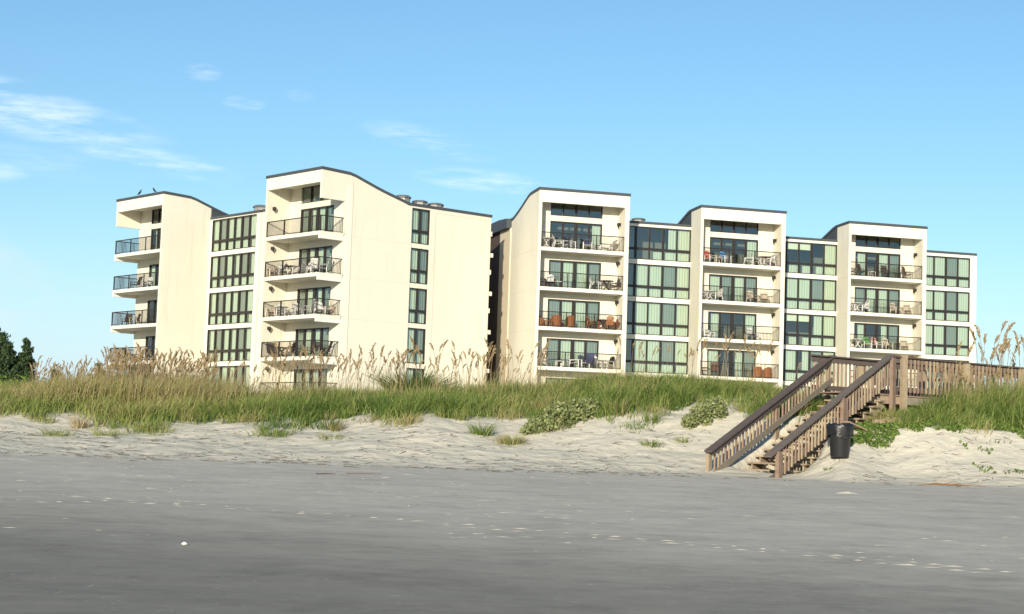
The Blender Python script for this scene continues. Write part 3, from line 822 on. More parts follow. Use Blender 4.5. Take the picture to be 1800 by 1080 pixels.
ITEMS = [
 # tower, storey, kind, materials, x, y, rotation, what, where
 ('A', 0, 'table', W3, 0.62, 0.75, 0, 'white round table', 'at left end'),
 ('A', 0, 'slat', W3, 1.50, 0.70, 85, 'white armchair turned sideways', 'beside the white table'),
 ('A', 0, 'slat', ('white_plastic', 'white_plastic', 'navy'), 2.35, 0.65, 40, 'white armchair with dark blue back', 'left of centre'),
 ('A', 0, 'slat', ('white_plastic', 'white_plastic', 'navy'), 3.75, 0.80, -15, 'white armchair with dark blue back', 'right of centre'),
 ('A', 0, 'stool', W3, 4.35, 0.45, 0, 'small white side table', 'near right end'),
 ('A', 0, 'chaise', ('white_plastic', 'white_plastic', 'grey'), 5.25, 0.70, -80, 'white lounge chair with raised back', 'at right end'),
 ('A', 1, 'sling', D3, 0.35, 0.70, 60, 'dark chair', 'in the left corner'),
 ('A', 1, 'slat', ('dark_sling', 'dark_sling', 'white_plastic'), 0.95, 0.65, -20, 'dark chair with white cushion', 'near left end'),
 ('A', 1, 'stool', ('dark_sling', 'white_plastic', 'dark_sling'), 1.45, 0.35, 0, 'low white topped footstool', 'near left end'),
 ('A', 1, 'slat', ('white_plastic', 'dark_sling', 'white_plastic'), 4.45, 0.75, 60, 'white backed chair', 'left of the dark table'),
 ('A', 1, 'table', D3, 5.25, 0.65, 0, 'dark round table', 'near right end'),
 ('A', 1, 'sling', D3, 5.95, 0.65, -70, 'dark chair', 'right of the dark table'),
 ('A', 2, 'wicker', ('wicker',) * 3, 0.35, 0.55, 60, 'brown wicker chair', 'in the left corner'),
 ('A', 2, 'stool', ('wicker',) * 3, 0.85, 0.35, 0, 'low brown wicker table', 'between wicker chairs at left'),
 ('A', 2, 'wicker', ('wicker',) * 3, 1.50, 0.60, 170, 'brown wicker chair facing indoors', 'left of centre'),
 ('A', 2, 'wicker', ('wicker',) * 3, 2.50, 0.55, 190, 'brown wicker chair facing indoors', 'beside the glass doors'),
 ('A', 2, 'slat', ('wicker',) * 3, 4.35, 0.85, 50, 'brown armchair', 'left of the dark table'),
 ('A', 2, 'table', ('brown_sling', 'dark_sling', 'dark_sling'), 5.10, 0.70, 0, 'dark round table', 'among brown chairs'),
 ('A', 2, 'slat', ('brown_sling', 'wicker', 'wicker'), 5.35, 0.28, 180, 'brown armchair facing indoors', 'in front of the table'),
 ('A', 2, 'slat', ('brown_sling', 'wicker', 'wicker'), 5.95, 0.75, -75, 'brown armchair', 'in the right corner'),
 ('A', 3, 'slat', ('grey',) * 3, 0.45, 0.65, 30, 'grey armchair', 'in the left corner'),
 ('A', 3, 'stool', W3, 1.75, 0.45, 0, 'low white side table', 'left of centre'),
 ('A', 3, 'stool', W3, 2.20, 0.45, 0, 'low white bench table', 'left of the white chairs'),
 ('A', 3, 'slat', W3, 2.95, 0.60, 70, 'white armchair turned sideways', 'at the centre'),
 ('A', 3, 'slat', ('white_plastic', 'white_plastic', 'navy'), 3.65, 0.60, 10, 'white armchair with navy back', 'at the centre'),
 ('A', 3, 'sling', ('navy',) * 3, 4.05, 0.45, 170, 'navy chair facing indoors', 'right of centre'),
 ('A', 3, 'slat', ('grey', 'grey', 'white_plastic'), 4.75, 0.70, 20, 'grey and white armchair', 'right of centre'),
 ('A', 3, 'slat', ('white_plastic', 'white_plastic', 'black'), 5.55, 0.75, -70, 'white chair with black back', 'in the right corner'),
 ('B', 0, 'slat', ('white_plastic', 'white_plastic', 'red'), 0.80, 0.60, 20, 'white armchair with red back', 'at left end'),
 ('B', 0, 'stool', T3, 1.40, 0.50, 0, 'low tan side table', 'between red and blue chairs'),
 ('B', 0, 'slat', ('white_plastic', 'white_plastic', 'blue'), 2.05, 0.60, 20, 'white armchair with bright blue back', 'beside the glass doors'),
 ('B', 0, 'slat', ('white_plastic', 'white_plastic', 'black'), 4.00, 0.60, 60, 'white chair hung with black cloth', 'right of centre'),
 ('B', 0, 'slat', W3, 4.65, 0.75, 75, 'white armchair', 'left of the brown topped table'),
 ('B', 0, 'table', ('white_plastic', 'brown_sling', 'brown_sling'), 5.20, 0.60, 0, 'brown topped table on white legs', 'near right end'),
 ('B', 0, 'slat', W3, 5.60, 0.50, -60, 'white armchair', 'right of the brown topped table'),
 ('B', 0, 'sling', ('grey',) * 3, 5.98, 0.90, -60, 'grey chair', 'in the right corner'),
 ('B', 1, 'slat', W3, 0.30, 0.70, 80, 'white armchair', 'in the left corner'),
 ('B', 1, 'table', W3, 0.85, 0.60, 0, 'white round table', 'at left end'),
 ('B', 1, 'slat', W3, 1.40, 0.70, -80, 'white armchair', 'right of the white table'),
 ('B', 1, 'slat', T3, 4.30, 0.60, 5, 'tan armchair with tall back', 'at the door edge'),
 ('B', 1, 'slat', T3, 5.35, 0.75, -20, 'tan armchair', 'in the right corner'),
 ('B', 2, 'slat', W3, 0.40, 0.60, 40, 'white armchair', 'in the left corner'),
 ('B', 2, 'stool', W3, 0.95, 0.40, 0, 'low white side table', 'beside the corner chair'),
 ('B', 2, 'slat', W3, 4.45, 0.60, 15, 'white armchair with arched back', 'at the door edge'),
 ('B', 2, 'stool', ('black',) * 3, 4.15, 0.25, 0, 'low black table', 'before the arched chair'),
 ('B', 3, 'sling', ('brown_sling',) * 3, 0.40, 0.60, 30, 'brown chair', 'in the left corner'),
 ('B', 3, 'sling', ('brown_sling',) * 3, 1.35, 0.60, -20, 'brown chair', 'beside the left door'),
 ('B', 3, 'wicker', ('wicker',) * 3, 4.85, 0.60, 175, 'brown wicker chair', 'near right end'),
 ('B', 3, 'wicker', ('wicker',) * 3, 5.65, 0.65, 190, 'brown wicker chair', 'in the right corner'),
 ('C', 0, 'sling', D3, 0.40, 0.60, 40, 'dark chair', 'in the left corner'),
 ('C', 0, 'sling', D3, 1.35, 0.70, 30, 'dark high backed chair', 'by the left door'),
 ('C', 0, 'stool', ('grey', 'white_plastic', 'grey'), 2.10, 0.60, 0, 'small pale side table', 'beside the dark chair'),
 ('C', 0, 'sling', D3, 3.45, 0.65, 10, 'dark high backed chair', 'at the centre'),
 ('C', 0, 'stool', D3, 4.45, 0.50, 0, 'small dark side table', 'right of the doors'),
 ('C', 0, 'sling', ('brown_sling',) * 3, 5.30, 0.60, 40, 'brown high backed chair', 'at right end'),
 ('C', 1, 'slat', W3, 0.30, 0.65, 80, 'white armchair', 'in the left corner'),
 ('C', 1, 'table', W3, 0.85, 0.55, 0, 'white round table', 'at left end'),
 ('C', 1, 'slat', W3, 1.40, 0.65, -80, 'white armchair', 'right of the white table'),
 ('C', 1, 'slat', T3, 4.30, 0.60, 15, 'tan armchair', 'at the door edge'),
 ('C', 1, 'slat', T3, 5.30, 0.65, -20, 'tan armchair', 'in the right corner'),
 ('C', 2, 'table', W3, 0.95, 0.55, 0, 'white table on crossed legs', 'at left end'),
 ('C', 2, 'slat', ('white_plastic', 'white_plastic', 'green'), 1.85, 0.75, -10, 'white armchair with green back', 'beside the white table'),
 ('C', 2, 'slat', ('white_plastic', 'white_plastic', 'pink'), 2.60, 0.50, 15, 'white armchair with pink striped back', 'at the centre'),
 ('C', 2, 'slat', T3, 3.60, 0.65, 5, 'tan armchair', 'at the door edge'),
 ('C', 2, 'slat', T3, 5.10, 0.70, -20, 'tan armchair', 'near right end'),
 ('L2', 1, 'slat', T3, -6.25, 0.45, 70, 'tan armchair', 'in the left corner'),
 ('L2', 1, 'slat', ('grey',) * 3, -5.75, 0.75, -60, 'grey armchair', 'near left end'),
 ('L2', 1, 'slat', W3, -5.20, 0.60, 60, 'white armchair', 'left of the dark table'),
 ('L2', 1, 'table', D3, -4.40, 0.80, 0, 'dark round table', 'left of the doors'),
 ('L2', 1, 'slat', W3, -3.55, 0.80, -70, 'white armchair', 'right of the dark table'),
 ('L2', 1, 'slat', W3, -2.55, 0.80, 10, 'white armchair', 'in front of the doors'),
 ('L2', 1, 'rocker', W3, -1.70, 0.90, 60, 'white rocking chair', 'by the right door'),
 ('L2', 1, 'rocker', W3, -0.85, 0.95, -40, 'white rocking chair with tall back', 'at the open corner'),
 ('L2', 2, 'slat', T3, -6.20, 0.45, 40, 'tan armchair', 'in the left corner'),
 ('L2', 2, 'slat', W3, -5.60, 0.80, 60, 'white armchair', 'left of the white table'),
 ('L2', 2, 'table', W3, -5.15, 0.55, 0, 'white round table', 'left of the doors'),
 ('L2', 2, 'slat', W3, -4.40, 0.85, -60, 'white armchair', 'right of the white table'),
 ('L2', 2, 'slat', W3, -3.45, 0.80, 75, 'white armchair with arched back', 'by the left door'),
 ('L2', 2, 'stool', W3, -2.75, 0.75, 0, 'small white side table', 'in front of the doors'),
 ('L2', 2, 'rocker', W3, -2.05, 0.75, -60, 'low white chair turned sideways', 'by the right door'),
 ('L2', 2, 'slat', W3, -0.95, 0.90, 70, 'white armchair', 'at the open corner'),
 ('L2', 2, 'rocker', T3, -0.70, 1.55, 30, 'tan rocking chair with tall back', 'in the back corner'),
 ('L2', 3, 'sling', D3, -6.15, 0.55, 70, 'dark high backed chair', 'in the left corner'),
 ('L2', 3, 'table', D3, -5.25, 0.80, 0, 'dark round table', 'left of the doors'),
 ('L2', 3, 'sling', D3, -4.25, 0.75, -60, 'dark high backed chair', 'right of the dark table'),
 ('L2', 3, 'sling', D3, -3.45, 0.80, 150, 'dark high backed chair facing indoors', 'by the left door'),
 ('L2', 3, 'sling', D3, -1.35, 0.75, 20, 'dark high backed chair', 'by the right door'),
 ('L2', 3, 'sling', D3, -0.55, 1.20, -50, 'dark high backed chair', 'at the open corner'),
 ('L1', 1, 'sling', D3, -25.0, 0.80, 0, 'dark chair', 'left of the door'),
 ('L1', 1, 'slat', W3, -23.55, 1.00, 20, 'white armchair', 'beside the door'),
 ('L1', 2, 'sling', D3, -26.45, 1.00, 40, 'dark chair', 'at the open left end'),
 ('L1', 2, 'slat', T3, -24.90, 0.80, -50, 'tan armchair', 'left of the dark door'),
 ('L1', 3, 'sling', ('brown_sling',) * 3, -25.65, 0.90, 180, 'brown high backed chair facing indoors', 'near the open end'),
 ('L1', 3, 'slat', ('brown_sling',) * 3, -24.40, 0.90, -40, 'brown armchair', 'left of the door'),
]
_seen = {}
for tw, k, kind, mats, x, y, rot, what, where in ITEMS:
    root, xo, yo, zS, tn = TOW[tw]
    st_ = f'{ORD[k]} balcony'
    furn(NM[kind][0], kind, mats, root, xo + x, yo + y, zS - H * k, rot, f'{what} {where}, {st_} of {tn}', NM[kind][1], GRP[kind])

# ------------------------------------------------------------------ roof vents and birds
def to_world(root, x, y):
    c, s_ = math.cos(root.rotation_euler[2]), math.sin(root.rotation_euler[2])
    return root.location[0] + x * c - y * s_, root.location[1] + x * s_ + y * c
def vent(root, x, y, z, r, hgt, label, n=12):
    wx, wy = to_world(root, x, y)
    t = empty('roof_vent', (wx, wy, z), random.random(), label, 'roof vent', 'vents on the flat roofs')
    b = MB(); b.lathe([(r * 0.86, 0.0), (r * 0.86, hgt * 0.72)], n); b.build('housing', M['vent'], t)
    c = MB(); c.lathe([(r, hgt * 0.725), (r * 1.02, hgt * 0.86), (r * 0.8, hgt), (0.05, hgt * 1.04)], n); c.build('cap', M['vent_cap'], t)
    return t
vent(BL, -1.6, 8.2, 17.45, 0.60, 0.72, 'tallest grey roof vent at the foot of the curved roof edge', 8)
vent(BL, -1.6, 9.75, 17.45, 0.60, 0.52, 'grey roof vent between two others above the narrow window strip', 8)
v3 = vent(BL, -1.6, 11.2, 17.45, 0.62, 0.50, 'grey roof vent with a white port, nearest the building edge', 8)
p_ = MB(); p_.lathe([(0.13, -0.02), (0.13, 0.02)], 12); po = p_.build('port', M['white_plastic'], v3, (0.40, -0.42, 0.25)); po.rotation_euler = (R(90), 0, R(43) - v3.rotation_euler[2] - R(0))
vent(BL, -14.6, 4.6, 17.50, 0.68, 0.62, 'grey roof vent on the low roof between the two left towers', 8)
vent(BR, 9.55, 6.2, 17.76, 0.55, 0.42, 'dark roof vent on low roof right of the first right tower', 12)
def bird(root, x, y, z, rz, label, lean):
    wx, wy = to_world(root, x, y)
    mb = MB()
    B = Vector((0, 0, 0.10))
    # body, neck and head as one continuous tapering surface, beak and tail drawn from its ends
    spine = [(-0.26, 0.02), (-0.20, 0.045), (-0.12, 0.085), (-0.04, 0.15), (0.03, 0.22), (0.07, 0.29), (0.09, 0.335), (0.115, 0.345), (0.145, 0.335), (0.18, 0.325)]
    rad = [0.018, 0.028, 0.05, 0.075, 0.07, 0.045, 0.042, 0.038, 0.014, 0.003]
    mb.tube([(a, 0, b * lean + 0.04) for a, b in spine], rad, 8)
    t = mb.build('bird', M['feather'], None, (wx, wy, z)); t.rotation_euler = (0, 0, root.rotation_euler[2] + rz)
    tag(t, label, 'bird', 'birds on the roof edge')
    wn_ = MB()
    for s_ in (-1, 1):
        wn_.tube([(0.02, s_ * 0.066, 0.24 * lean), (-0.08, s_ * 0.075, 0.17 * lean), (-0.20, s_ * 0.04, 0.08 * lean)], [0.02, 0.026, 0.006], 6)
    wn_.build('wing', M['feather'], t)
    for s_ in (-1, 1):
        l = MB(); l.tube([(0.0, s_ * 0.03, 0.12 * lean), (0.01, s_ * 0.03, 0.0)], 0.008, 5)
        for a in (-0.5, 0, 0.5): l.tube([(0.01, s_ * 0.03, 0.006), (0.01 + 0.05 * math.cos(a), s_ * 0.03 + 0.05 * math.sin(a), 0.004)], 0.005, 4)
        l.build('leg', M['black'], t)
bird(BL, -23.6, -0.85, 19.05, R(20), 'black bird perched on the far left roof edge, left of the two', 1.15)
bird(BL, -21.4, -0.85, 19.05, R(200), 'smaller black bird perched on the far left roof edge, nearer the corner', 1.0)

# ------------------------------------------------------------------ beach stairs
F0 = Vector((5.47, 46.0, 0)); sdv = Vector((0.6, 0.8, 0)); tdv = Vector((0.8, -0.6, 0))
SW = 1.75; LEN = 6.87
ST = empty('beach_stairs', (F0.x, F0.y, -0.40), math.atan2(0.8, 0.6), 'weathered wooden stairs with slatted railings climbing the dune from the beach', 'stairs')
# local frame: x along the run, -y towards the near side, z relative to the root
def capz(s): return 0.29 + 0.40 + 0.418 * s
def treadz(k): return 2.05 + 0.40 - 0.19 * k
for k in range(1, 14):
    s1 = LEN - 0.4545 * (k - 1); z = treadz(k)
    mb = MB(); mb.box(s1 - 0.50, s1 - 0.02, -SW - 0.02, 0.02, z - 0.045, z)
    mb.build('step', M['wood'], ST)
for off in (-0.10, -SW / 2, -SW + 0.10):
    mb = MB()
    for k in range(1, 14):
        s1 = LEN - 0.4545 * (k - 1); z = treadz(k) - 0.047
        mb.add([(s1 - 0.4545, off - 0.02, z - 0.19 - 0.14), (s1, off - 0.02, z - 0.14), (s1, off - 0.02, z), (s1 - 0.4545, off - 0.02, z),
                (s1 - 0.4545, off + 0.02, z - 0.19 - 0.14), (s1, off + 0.02, z - 0.14), (s1, off + 0.02, z), (s1 - 0.4545, off + 0.02, z)],
               [(0, 1, 2, 3), (7, 6, 5, 4), (0, 4, 5, 1), (3, 2, 6, 7), (0, 3, 7, 4), (1, 5, 6, 2)])
    mb.build('stringer', M['wood'], ST)
for side, yb, outy, iny in (('far', 0.06, 0.10, 0.02), ('near', -SW - 0.06, -SW - 0.10, -SW - 0.02)):
    ext = -0.22 if side == 'far' else -0.42
    rl = MB(); rl.beam((ext, (outy + iny) / 2, capz(ext)), (LEN + 0.05, (outy + iny) / 2, capz(LEN + 0.05)), 0.24, 0.045)
    rr = rl.build('railing', M['wood_dark'], ST)
    for nm, d0, hh, mt in (('rail_board', 0.105, 0.15, M['wood_dark'] if side == 'far' else M['wood_dark']), ('rail_board', 0.70, 0.16, M['wood_grey'])):
        b = MB(); yy = iny + (0.0 if side == 'near' else 0.0)
        b.beam((ext + 0.16, yy, capz(ext + 0.16) - d0), (LEN, yy, capz(LEN) - d0), 0.04, hh); b.build(nm, mt, rr)
    n = 36
    for i in range(n):
        s_ = 0.16 + (LEN - 0.3) * i / (n - 1) + random.uniform(-0.012, 0.012)
        if min(abs(s_ - q) for q in (0.0, 3.7, LEN)) < 0.12: continue
        b = MB(); yo_ = outy - (0.0 if side == 'far' else 0.0)
        zc = capz(s_)
        low_ = 0.80 + random.uniform(-0.02, 0.05)
        ly = yo_ - 0.03 if side == 'far' else yo_ + 0.03
        b.beam((s_, ly, zc - low_), (s_ + random.uniform(-0.012, 0.012), ly, zc - 0.05), 0.045, 0.042, up=(0, 1, 0)); b.build('baluster', M['wood'], rr)
    for s_ in (0.0, 3.7, LEN):
        p = MB(); wd = 0.17 if s_ == 0 else (0.20 if s_ == 3.7 else 0.22)
        x, y = F0.x + sdv.x * s_ + (-yb) * tdv.x, F0.y + sdv.y * s_ + (-yb) * tdv.y
        gz = tz(x, y) + 0.40 - 0.35
        ly = outy + (0.06 if side == 'far' else -0.06)
        ztop = capz(s_) - 0.035 if s_ < LEN else capz(s_) - 0.05
        p.box(s_ - wd / 2, s_ + wd / 2, min(ly, ly) - 0.05, ly + 0.05, gz, ztop)
        p.build('post', M['wood'], ST)

# ------------------------------------------------------------------ boardwalk
ev = Vector((0.867, 0.498, 0)); nv_ = Vector((0.498, -0.867, 0))   # along, towards the near side
Pn = F0 + sdv * LEN + tdv * (SW + 0.06)
BW = empty('boardwalk', (Pn.x, Pn.y, 1.4), math.atan2(ev.y, ev.x), 'weathered wooden boardwalk with slatted railing leading from the stairs over the dune', 'boardwalk')
ZD = 2.05 - 1.4; ZC = ZD + 1.10
SL = -0.012
WID = 1.62; BL_ = 22.0
def bz(s): return SL * s
dk = MB()
s_ = -1.5
while s_ < BL_:
    x0 = s_
    # landing planks reach back to the far rail of the stairs
    dk.beam((x0 + 0.068, 0.0, ZD - 0.02 + bz(x0)), (x0 + 0.068, WID, ZD - 0.02 + bz(x0)), 0.137, 0.04)
    s_ += 0.145
dk.build('deck', M['wood'], BW)
jb = MB()
for yy in (0.03, WID / 2, WID - 0.03): jb.beam((-0.4, yy, ZD - 0.16), (BL_, yy, ZD - 0.16 + bz(BL_)), 0.05, 0.22)
jb.build('joist', M['wood_grey'], BW)
jb = MB(); jb.beam((-1.45, 0.1, ZD - 0.18), (0.5, -0.06, ZD - 0.18), 0.05, 0.20); jb.build('joist', M['wood'], BW)
for yy, nb in ((-0.02, 46), (WID + 0.02, 46)):
    sg = -1 if yy < 0.5 else 1
    st0 = 0.0 if sg < 0 else -1.55
    rl = MB(); rl.beam((st0 - 0.05, yy, ZC), (BL_, yy, ZC + bz(BL_)), 0.22, 0.045); rr = rl.build('railing', M['wood_dark'], BW)
    for d0, hh in ((0.10, 0.15), (0.93, 0.14)):
        b = MB(); b.beam((st0, yy - sg * 0.0, ZC - d0), (BL_, yy, ZC - d0 + bz(BL_)), 0.04, hh); b.build('rail_board', M['wood_dark'], rr)
    for i in range(nb):
        sx = st0 + 0.14 + i * 0.152 + random.uniform(-0.012, 0.012)
        if sg < 0 and 0.30 < sx < 0.55: continue
        b = MB(); b.beam((sx, yy + sg * 0.045, ZC - 1.02 + bz(sx)), (sx + random.uniform(-0.01, 0.01), yy + sg * 0.045, ZC - 0.05 + bz(sx)), 0.045, 0.042, up=(0, 1, 0)); b.build('baluster', M['wood'], rr)
for q, sx in enumerate((0.42, 2.9, 5.3, 7.7, 10.1, 12.5, 14.9, 17.3, 19.7, 21.9)):
    for yy in (-0.14, WID + 0.14):
        x = Pn.x + ev.x * sx - nv_.x * yy; y = Pn.y + ev.y * sx - nv_.y * yy
        p = MB(); ztop = ZC + (0.06 if q == 0 and yy < 0 else -0.03) + bz(sx)
        p.box(sx - 0.085, sx + 0.085, yy - 0.07, yy + 0.07, tz(x, y) - 1.4 - 0.4, ztop); p.build('post', M['wood'], BW)
for yy in (-0.065, WID + 0.065):
    b = MB(); sx = 6.9 if yy < 0 else 5.6
    while sx < BL_:
        b.beam((sx, yy, ZC - 1.02 + bz(sx)), (sx, yy, ZC - 0.05 + bz(sx)), 0.045, 0.042, up=(0, 1, 0)); sx += 0.152
    o = b.build('balusters', M['wood'], BW); o['kind'] = 'stuff'
for sx, yy in ((-0.35, 0.25), (-0.9, 1.2)):
    x = Pn.x + ev.x * sx - nv_.x * yy; y = Pn.y + ev.y * sx - nv_.y * yy
    p = MB(); p.box(sx - 0.08, sx + 0.08, yy - 0.07, yy + 0.07, tz(x, y) - 1.8, ZD - 0.29); p.build('post', M['wood'], BW)

def plank(p, q, wd, ht, label):
    c = (Vector(p) + Vector(q)) / 2
    mb = MB(); mb.beam(Vector(p) - c, Vector(q) - c, wd, ht)
    o = mb.build('loose_plank', M['wood'], None, c); tag(o, label, 'plank', 'loose planks under the stairs')
zz = tz(9.5, 47.6)
plank((9.15, 47.0, tz(9.15, 47.0) + 0.30), (9.75, 47.5, tz(9.75, 47.5) + 0.06), 0.20, 0.04, 'broken plank leaning on the slope behind the trash can')
plank((10.15, 48.3, tz(10.15, 48.3) + 0.12), (10.95, 48.6, tz(10.95, 48.6) + 0.16), 0.14, 0.12, 'short timber lying under the landing in the grass')

# ------------------------------------------------------------------ trash can
tx, ty = 8.68, 45.45
TZ = tz(tx, ty) - 0.03
m, n, b = base_mat('black_can', 0.42, 0.45)
b.inputs['Base Color'].default_value = (0.018, 0.018, 0.019, 1)
bump(n, b, n.noise(objco(n), 9, 3), 0.02, 0.3)
M['can'] = m
m, n, b = base_mat('black_bag', 0.38, 0.45)
b.inputs['Base Color'].default_value = (0.012, 0.012, 0.014, 1)
bump(n, b, n.noise(objco(n), 14, 2, 0.5), 0.02, 0.6)
M['bag'] = m
TC_ = empty('trash_can', (tx, ty, TZ), 0.4, 'black round trash can with folded bag liner, standing on sand beside the stairs', 'trash can')
mb = MB(); mb.lathe([(0.225, 0.0), (0.235, 0.03), (0.285, 0.66), (0.30, 0.70), (0.312, 0.80), (0.312, 0.84), (0.29, 0.85), (0.285, 0.80), (0.28, 0.6), (0.22, 0.1)], 28); mb.build('barrel', M['can'], TC_, smooth=True)
mb = MB(); rgs = []
NB = 40
for z, r, wv in ((0.60, 0.325, 0.05), (0.66, 0.332, 0.03), (0.72, 0.338, 0.02), (0.80, 0.342, 0.014), (0.865, 0.335, 0.01), (0.885, 0.31, 0.008), (0.86, 0.27, 0.01), (0.70, 0.25, 0.02)):
    rg = []
    for i in range(NB):
        a = 2 * math.pi * i / NB
        dr = wv * (math.sin(7 * a + z * 9) * 0.4 + math.sin(13 * a + z * 23) * 0.3)
        dzz = -0.11 * (0.5 + 0.5 * math.sin(3 * a + 0.6)) * max(0, (0.72 - z) / 0.12) + 0.015 * math.sin(9 * a)
        rg.append(((r + dr) * math.cos(a), (r + dr) * math.sin(a), z + dzz))
    rgs.append(rg)
mb.rings(rgs, cap=False); mb.build('bag_liner', M['bag'], TC_, smooth=True)

# ------------------------------------------------------------------ vegetation
def leaf_mat(name, stops, trans=0.3, rough=0.6):
    m, n, b = base_mat(name, rough, 0.25)
    at = n.new('ShaderNodeAttribute'); at.attribute_name = 'tint'
    c = n.ramp(at.outputs['Fac'], stops)
    n.link(c, b.inputs['Base Color'])
    out = [x for x in m.node_tree.nodes if x.type == 'OUTPUT_MATERIAL'][0]
    tl = n.new('ShaderNodeBsdfTranslucent'); n.link(c, tl.inputs[0])
    mx = n.new('ShaderNodeMixShader'); mx.inputs[0].default_value = trans
    n.link(b.outputs[0], mx.inputs[1]); n.link(tl.outputs[0], mx.inputs[2]); n.link(mx.outputs[0], out.inputs[0])
    return m
M['grass'] = leaf_mat('dune_grass', [(0.0, (0.060, 0.110, 0.020)), (0.3, (0.15, 0.225, 0.048)), (0.55, (0.28, 0.31, 0.09)), (0.78, (0.34, 0.29, 0.125)), (1.0, (0.44, 0.355, 0.20))])
M['leaf'] = leaf_mat('shrub_leaf', [(0.0, (0.035, 0.06, 0.018)), (0.5, (0.085, 0.12, 0.035)), (1.0, (0.16, 0.19, 0.07))])
M['pale_leaf'] = leaf_mat('pale_shrub_leaf', [(0.0, (0.12, 0.155, 0.055)), (0.5, (0.27, 0.305, 0.125)), (1.0, (0.40, 0.41, 0.20))])
M['vine'] = leaf_mat('vine_leaf', [(0.0, (0.06, 0.11, 0.02)), (0.5, (0.14, 0.22, 0.045)), (1.0, (0.26, 0.31, 0.09))])
M['conifer'] = leaf_mat('conifer_needle', [(0.0, (0.018, 0.036, 0.016)), (0.5, (0.042, 0.075, 0.030)), (1.0, (0.085, 0.125, 0.045))], 0.2)
M['oat'] = leaf_mat('sea_oat_straw', [(0.0, (0.22, 0.155, 0.080)), (0.5, (0.37, 0.275, 0.155)), (1.0, (0.50, 0.41, 0.26))], 0.25, 0.8)
M['bark'] = plain('bark', (0.09, 0.07, 0.055), 0.9, 0.3, 10, 0.02)
M['twig'] = plain('driftwood_twig', (0.14, 0.112, 0.088), 0.9, 0.5, 0.7)
def blades(P, hgt, wid, lean_dir, lean, tint, name, mats, parent=None, tip=0.08):
    """curved tapering blades: P (n,3) bases"""
    n = len(P)
    az = rng.uniform(0, 2 * math.pi, n)
    sx, sy = np.cos(az), np.sin(az)
    lx, ly = np.cos(lean_dir) * lean * hgt, np.sin(lean_dir) * lean * hgt
    co = np.zeros((n, 5, 3))
    for k, (t, wv) in enumerate(((0, 1), (0, -1), (0.55, 0.75), (0.55, -0.75), (1, 0))):
        co[:, k, 0] = P[:, 0] + sx * wid * 0.5 * wv + lx * t ** 2
        co[:, k, 1] = P[:, 1] + sy * wid * 0.5 * wv + ly * t ** 2
        co[:, k, 2] = P[:, 2] + hgt * t * (1 - 0.25 * lean * t)
    base = (np.arange(n) * 5)[:, None]
    f = np.concatenate([base + np.array([[0, 1, 3, 2]]), base + np.array([[2, 3, 4]])], 1).reshape(-1)
    sizes = np.tile([4, 3], n)
    me = raw_mesh(name, co.reshape(-1, 3), f, sizes, mats, {'tint': np.repeat(tint, 5)})
    o = bpy.data.objects.new(name, me); COL.objects.link(o); o.parent = parent
    return o
def leaves(P, size, tint, name, mats, parent=None, loc=(0, 0, 0), long=1.7, updir=0.3):
    """randomly turned pointed leaves"""
    n = len(P)
    d = rng.normal(size=(n, 3)); d[:, 2] = np.abs(d[:, 2]) * 0.6 + updir; d /= np.linalg.norm(d, axis=1)[:, None]
    r = rng.normal(size=(n, 3)); s = np.cross(d, r); s /= np.linalg.norm(s, axis=1)[:, None]
    L = (size * long)[:, None]; Wd = (size * 0.5)[:, None]
    co = np.stack([P - d * L * 0.5, P + s * Wd, P + d * L * 0.5, P - s * Wd], 1)
    f = np.arange(n * 4); sizes = np.full(n, 4)
    me = raw_mesh(name, co.reshape(-1, 3), f, sizes, mats, {'tint': np.repeat(tint, 4)})
    o = bpy.data.objects.new(name, me); COL.objects.link(o); o.parent = parent; o.location = loc
    return o
# --- dune grass
def veg_edge(x):
    ye = col(2, x)
    return ye + 0.15 + 1.7 * fbm(x * 0.30, x * 0 + 1.5, 61, 3) + 1.6 * fbm(x * 0.85, x * 0 + 7.5, 71, 3)
n0 = 330000
gxx = rng.uniform(-27, 34, n0); gyy = rng.uniform(46.5, 61, n0)
dist = gyy - veg_edge(gxx)
patch = fbm(gxx * 0.9, gyy * 1.3, 81, 3)
keep = (dist > 0) & (rng.random(n0) < np.clip(0.05 + dist * 0.42, 0, 1)) & (patch > -0.42 + np.clip(1.0 - dist, 0, 1) * 0.55)
# keep clear of the stairs and the boardwalk
def in_strip(x, y, O, d, w0, w1, l0, l1):
    px, py = x - O.x, y - O.y
    a = px * d.x + py * d.y; b = px * d.y - py * d.x
    return (a > l0) & (a < l1) & (b > w0) & (b < w1)
on_st = in_strip(gxx, gyy, F0, sdv, -0.15, SW + 0.15, -0.5, LEN + 0.1)
on_bw = in_strip(gxx, gyy, Pn, ev, -WID - 0.05, 0.1, -1.5, BL_)
keep &= ~on_st
keep &= ~(on_bw & (rng.random(n0) < 0.93))
bush_clear = (((gxx - 1.45) / 0.95) ** 2 + ((gyy - 50.3) / 0.7) ** 2 < 1)
keep &= ~bush_clear
gxx, gyy, dist, patch = gxx[keep], gyy[keep], dist[keep], patch[keep]
P = np.stack([gxx, gyy, terrain(gxx, gyy) - 0.03], 1)
clump = fbm(gxx * 1.3, gyy * 1.6, 91, 3)
ht = (0.30 + 0.34 * rng.random(len(P)) + 0.34 * clump) * np.clip(0.50 + 0.35 * dist, 0.45, 1.0)
ht = np.where(in_strip(gxx, gyy, Pn, ev, -0.2, 2.4, -1.0, 1.6), ht * 0.55, ht)
ht = np.where(gxx > 13.2, ht * 1.15, ht)
dryness = fbm(gxx * 0.35, gyy * 0.6, 101, 3)
leftdry = np.clip((-7.5 - gxx) / 4, 0, 1) * np.clip((gyy - 49.5) / 4, 0.15, 1)
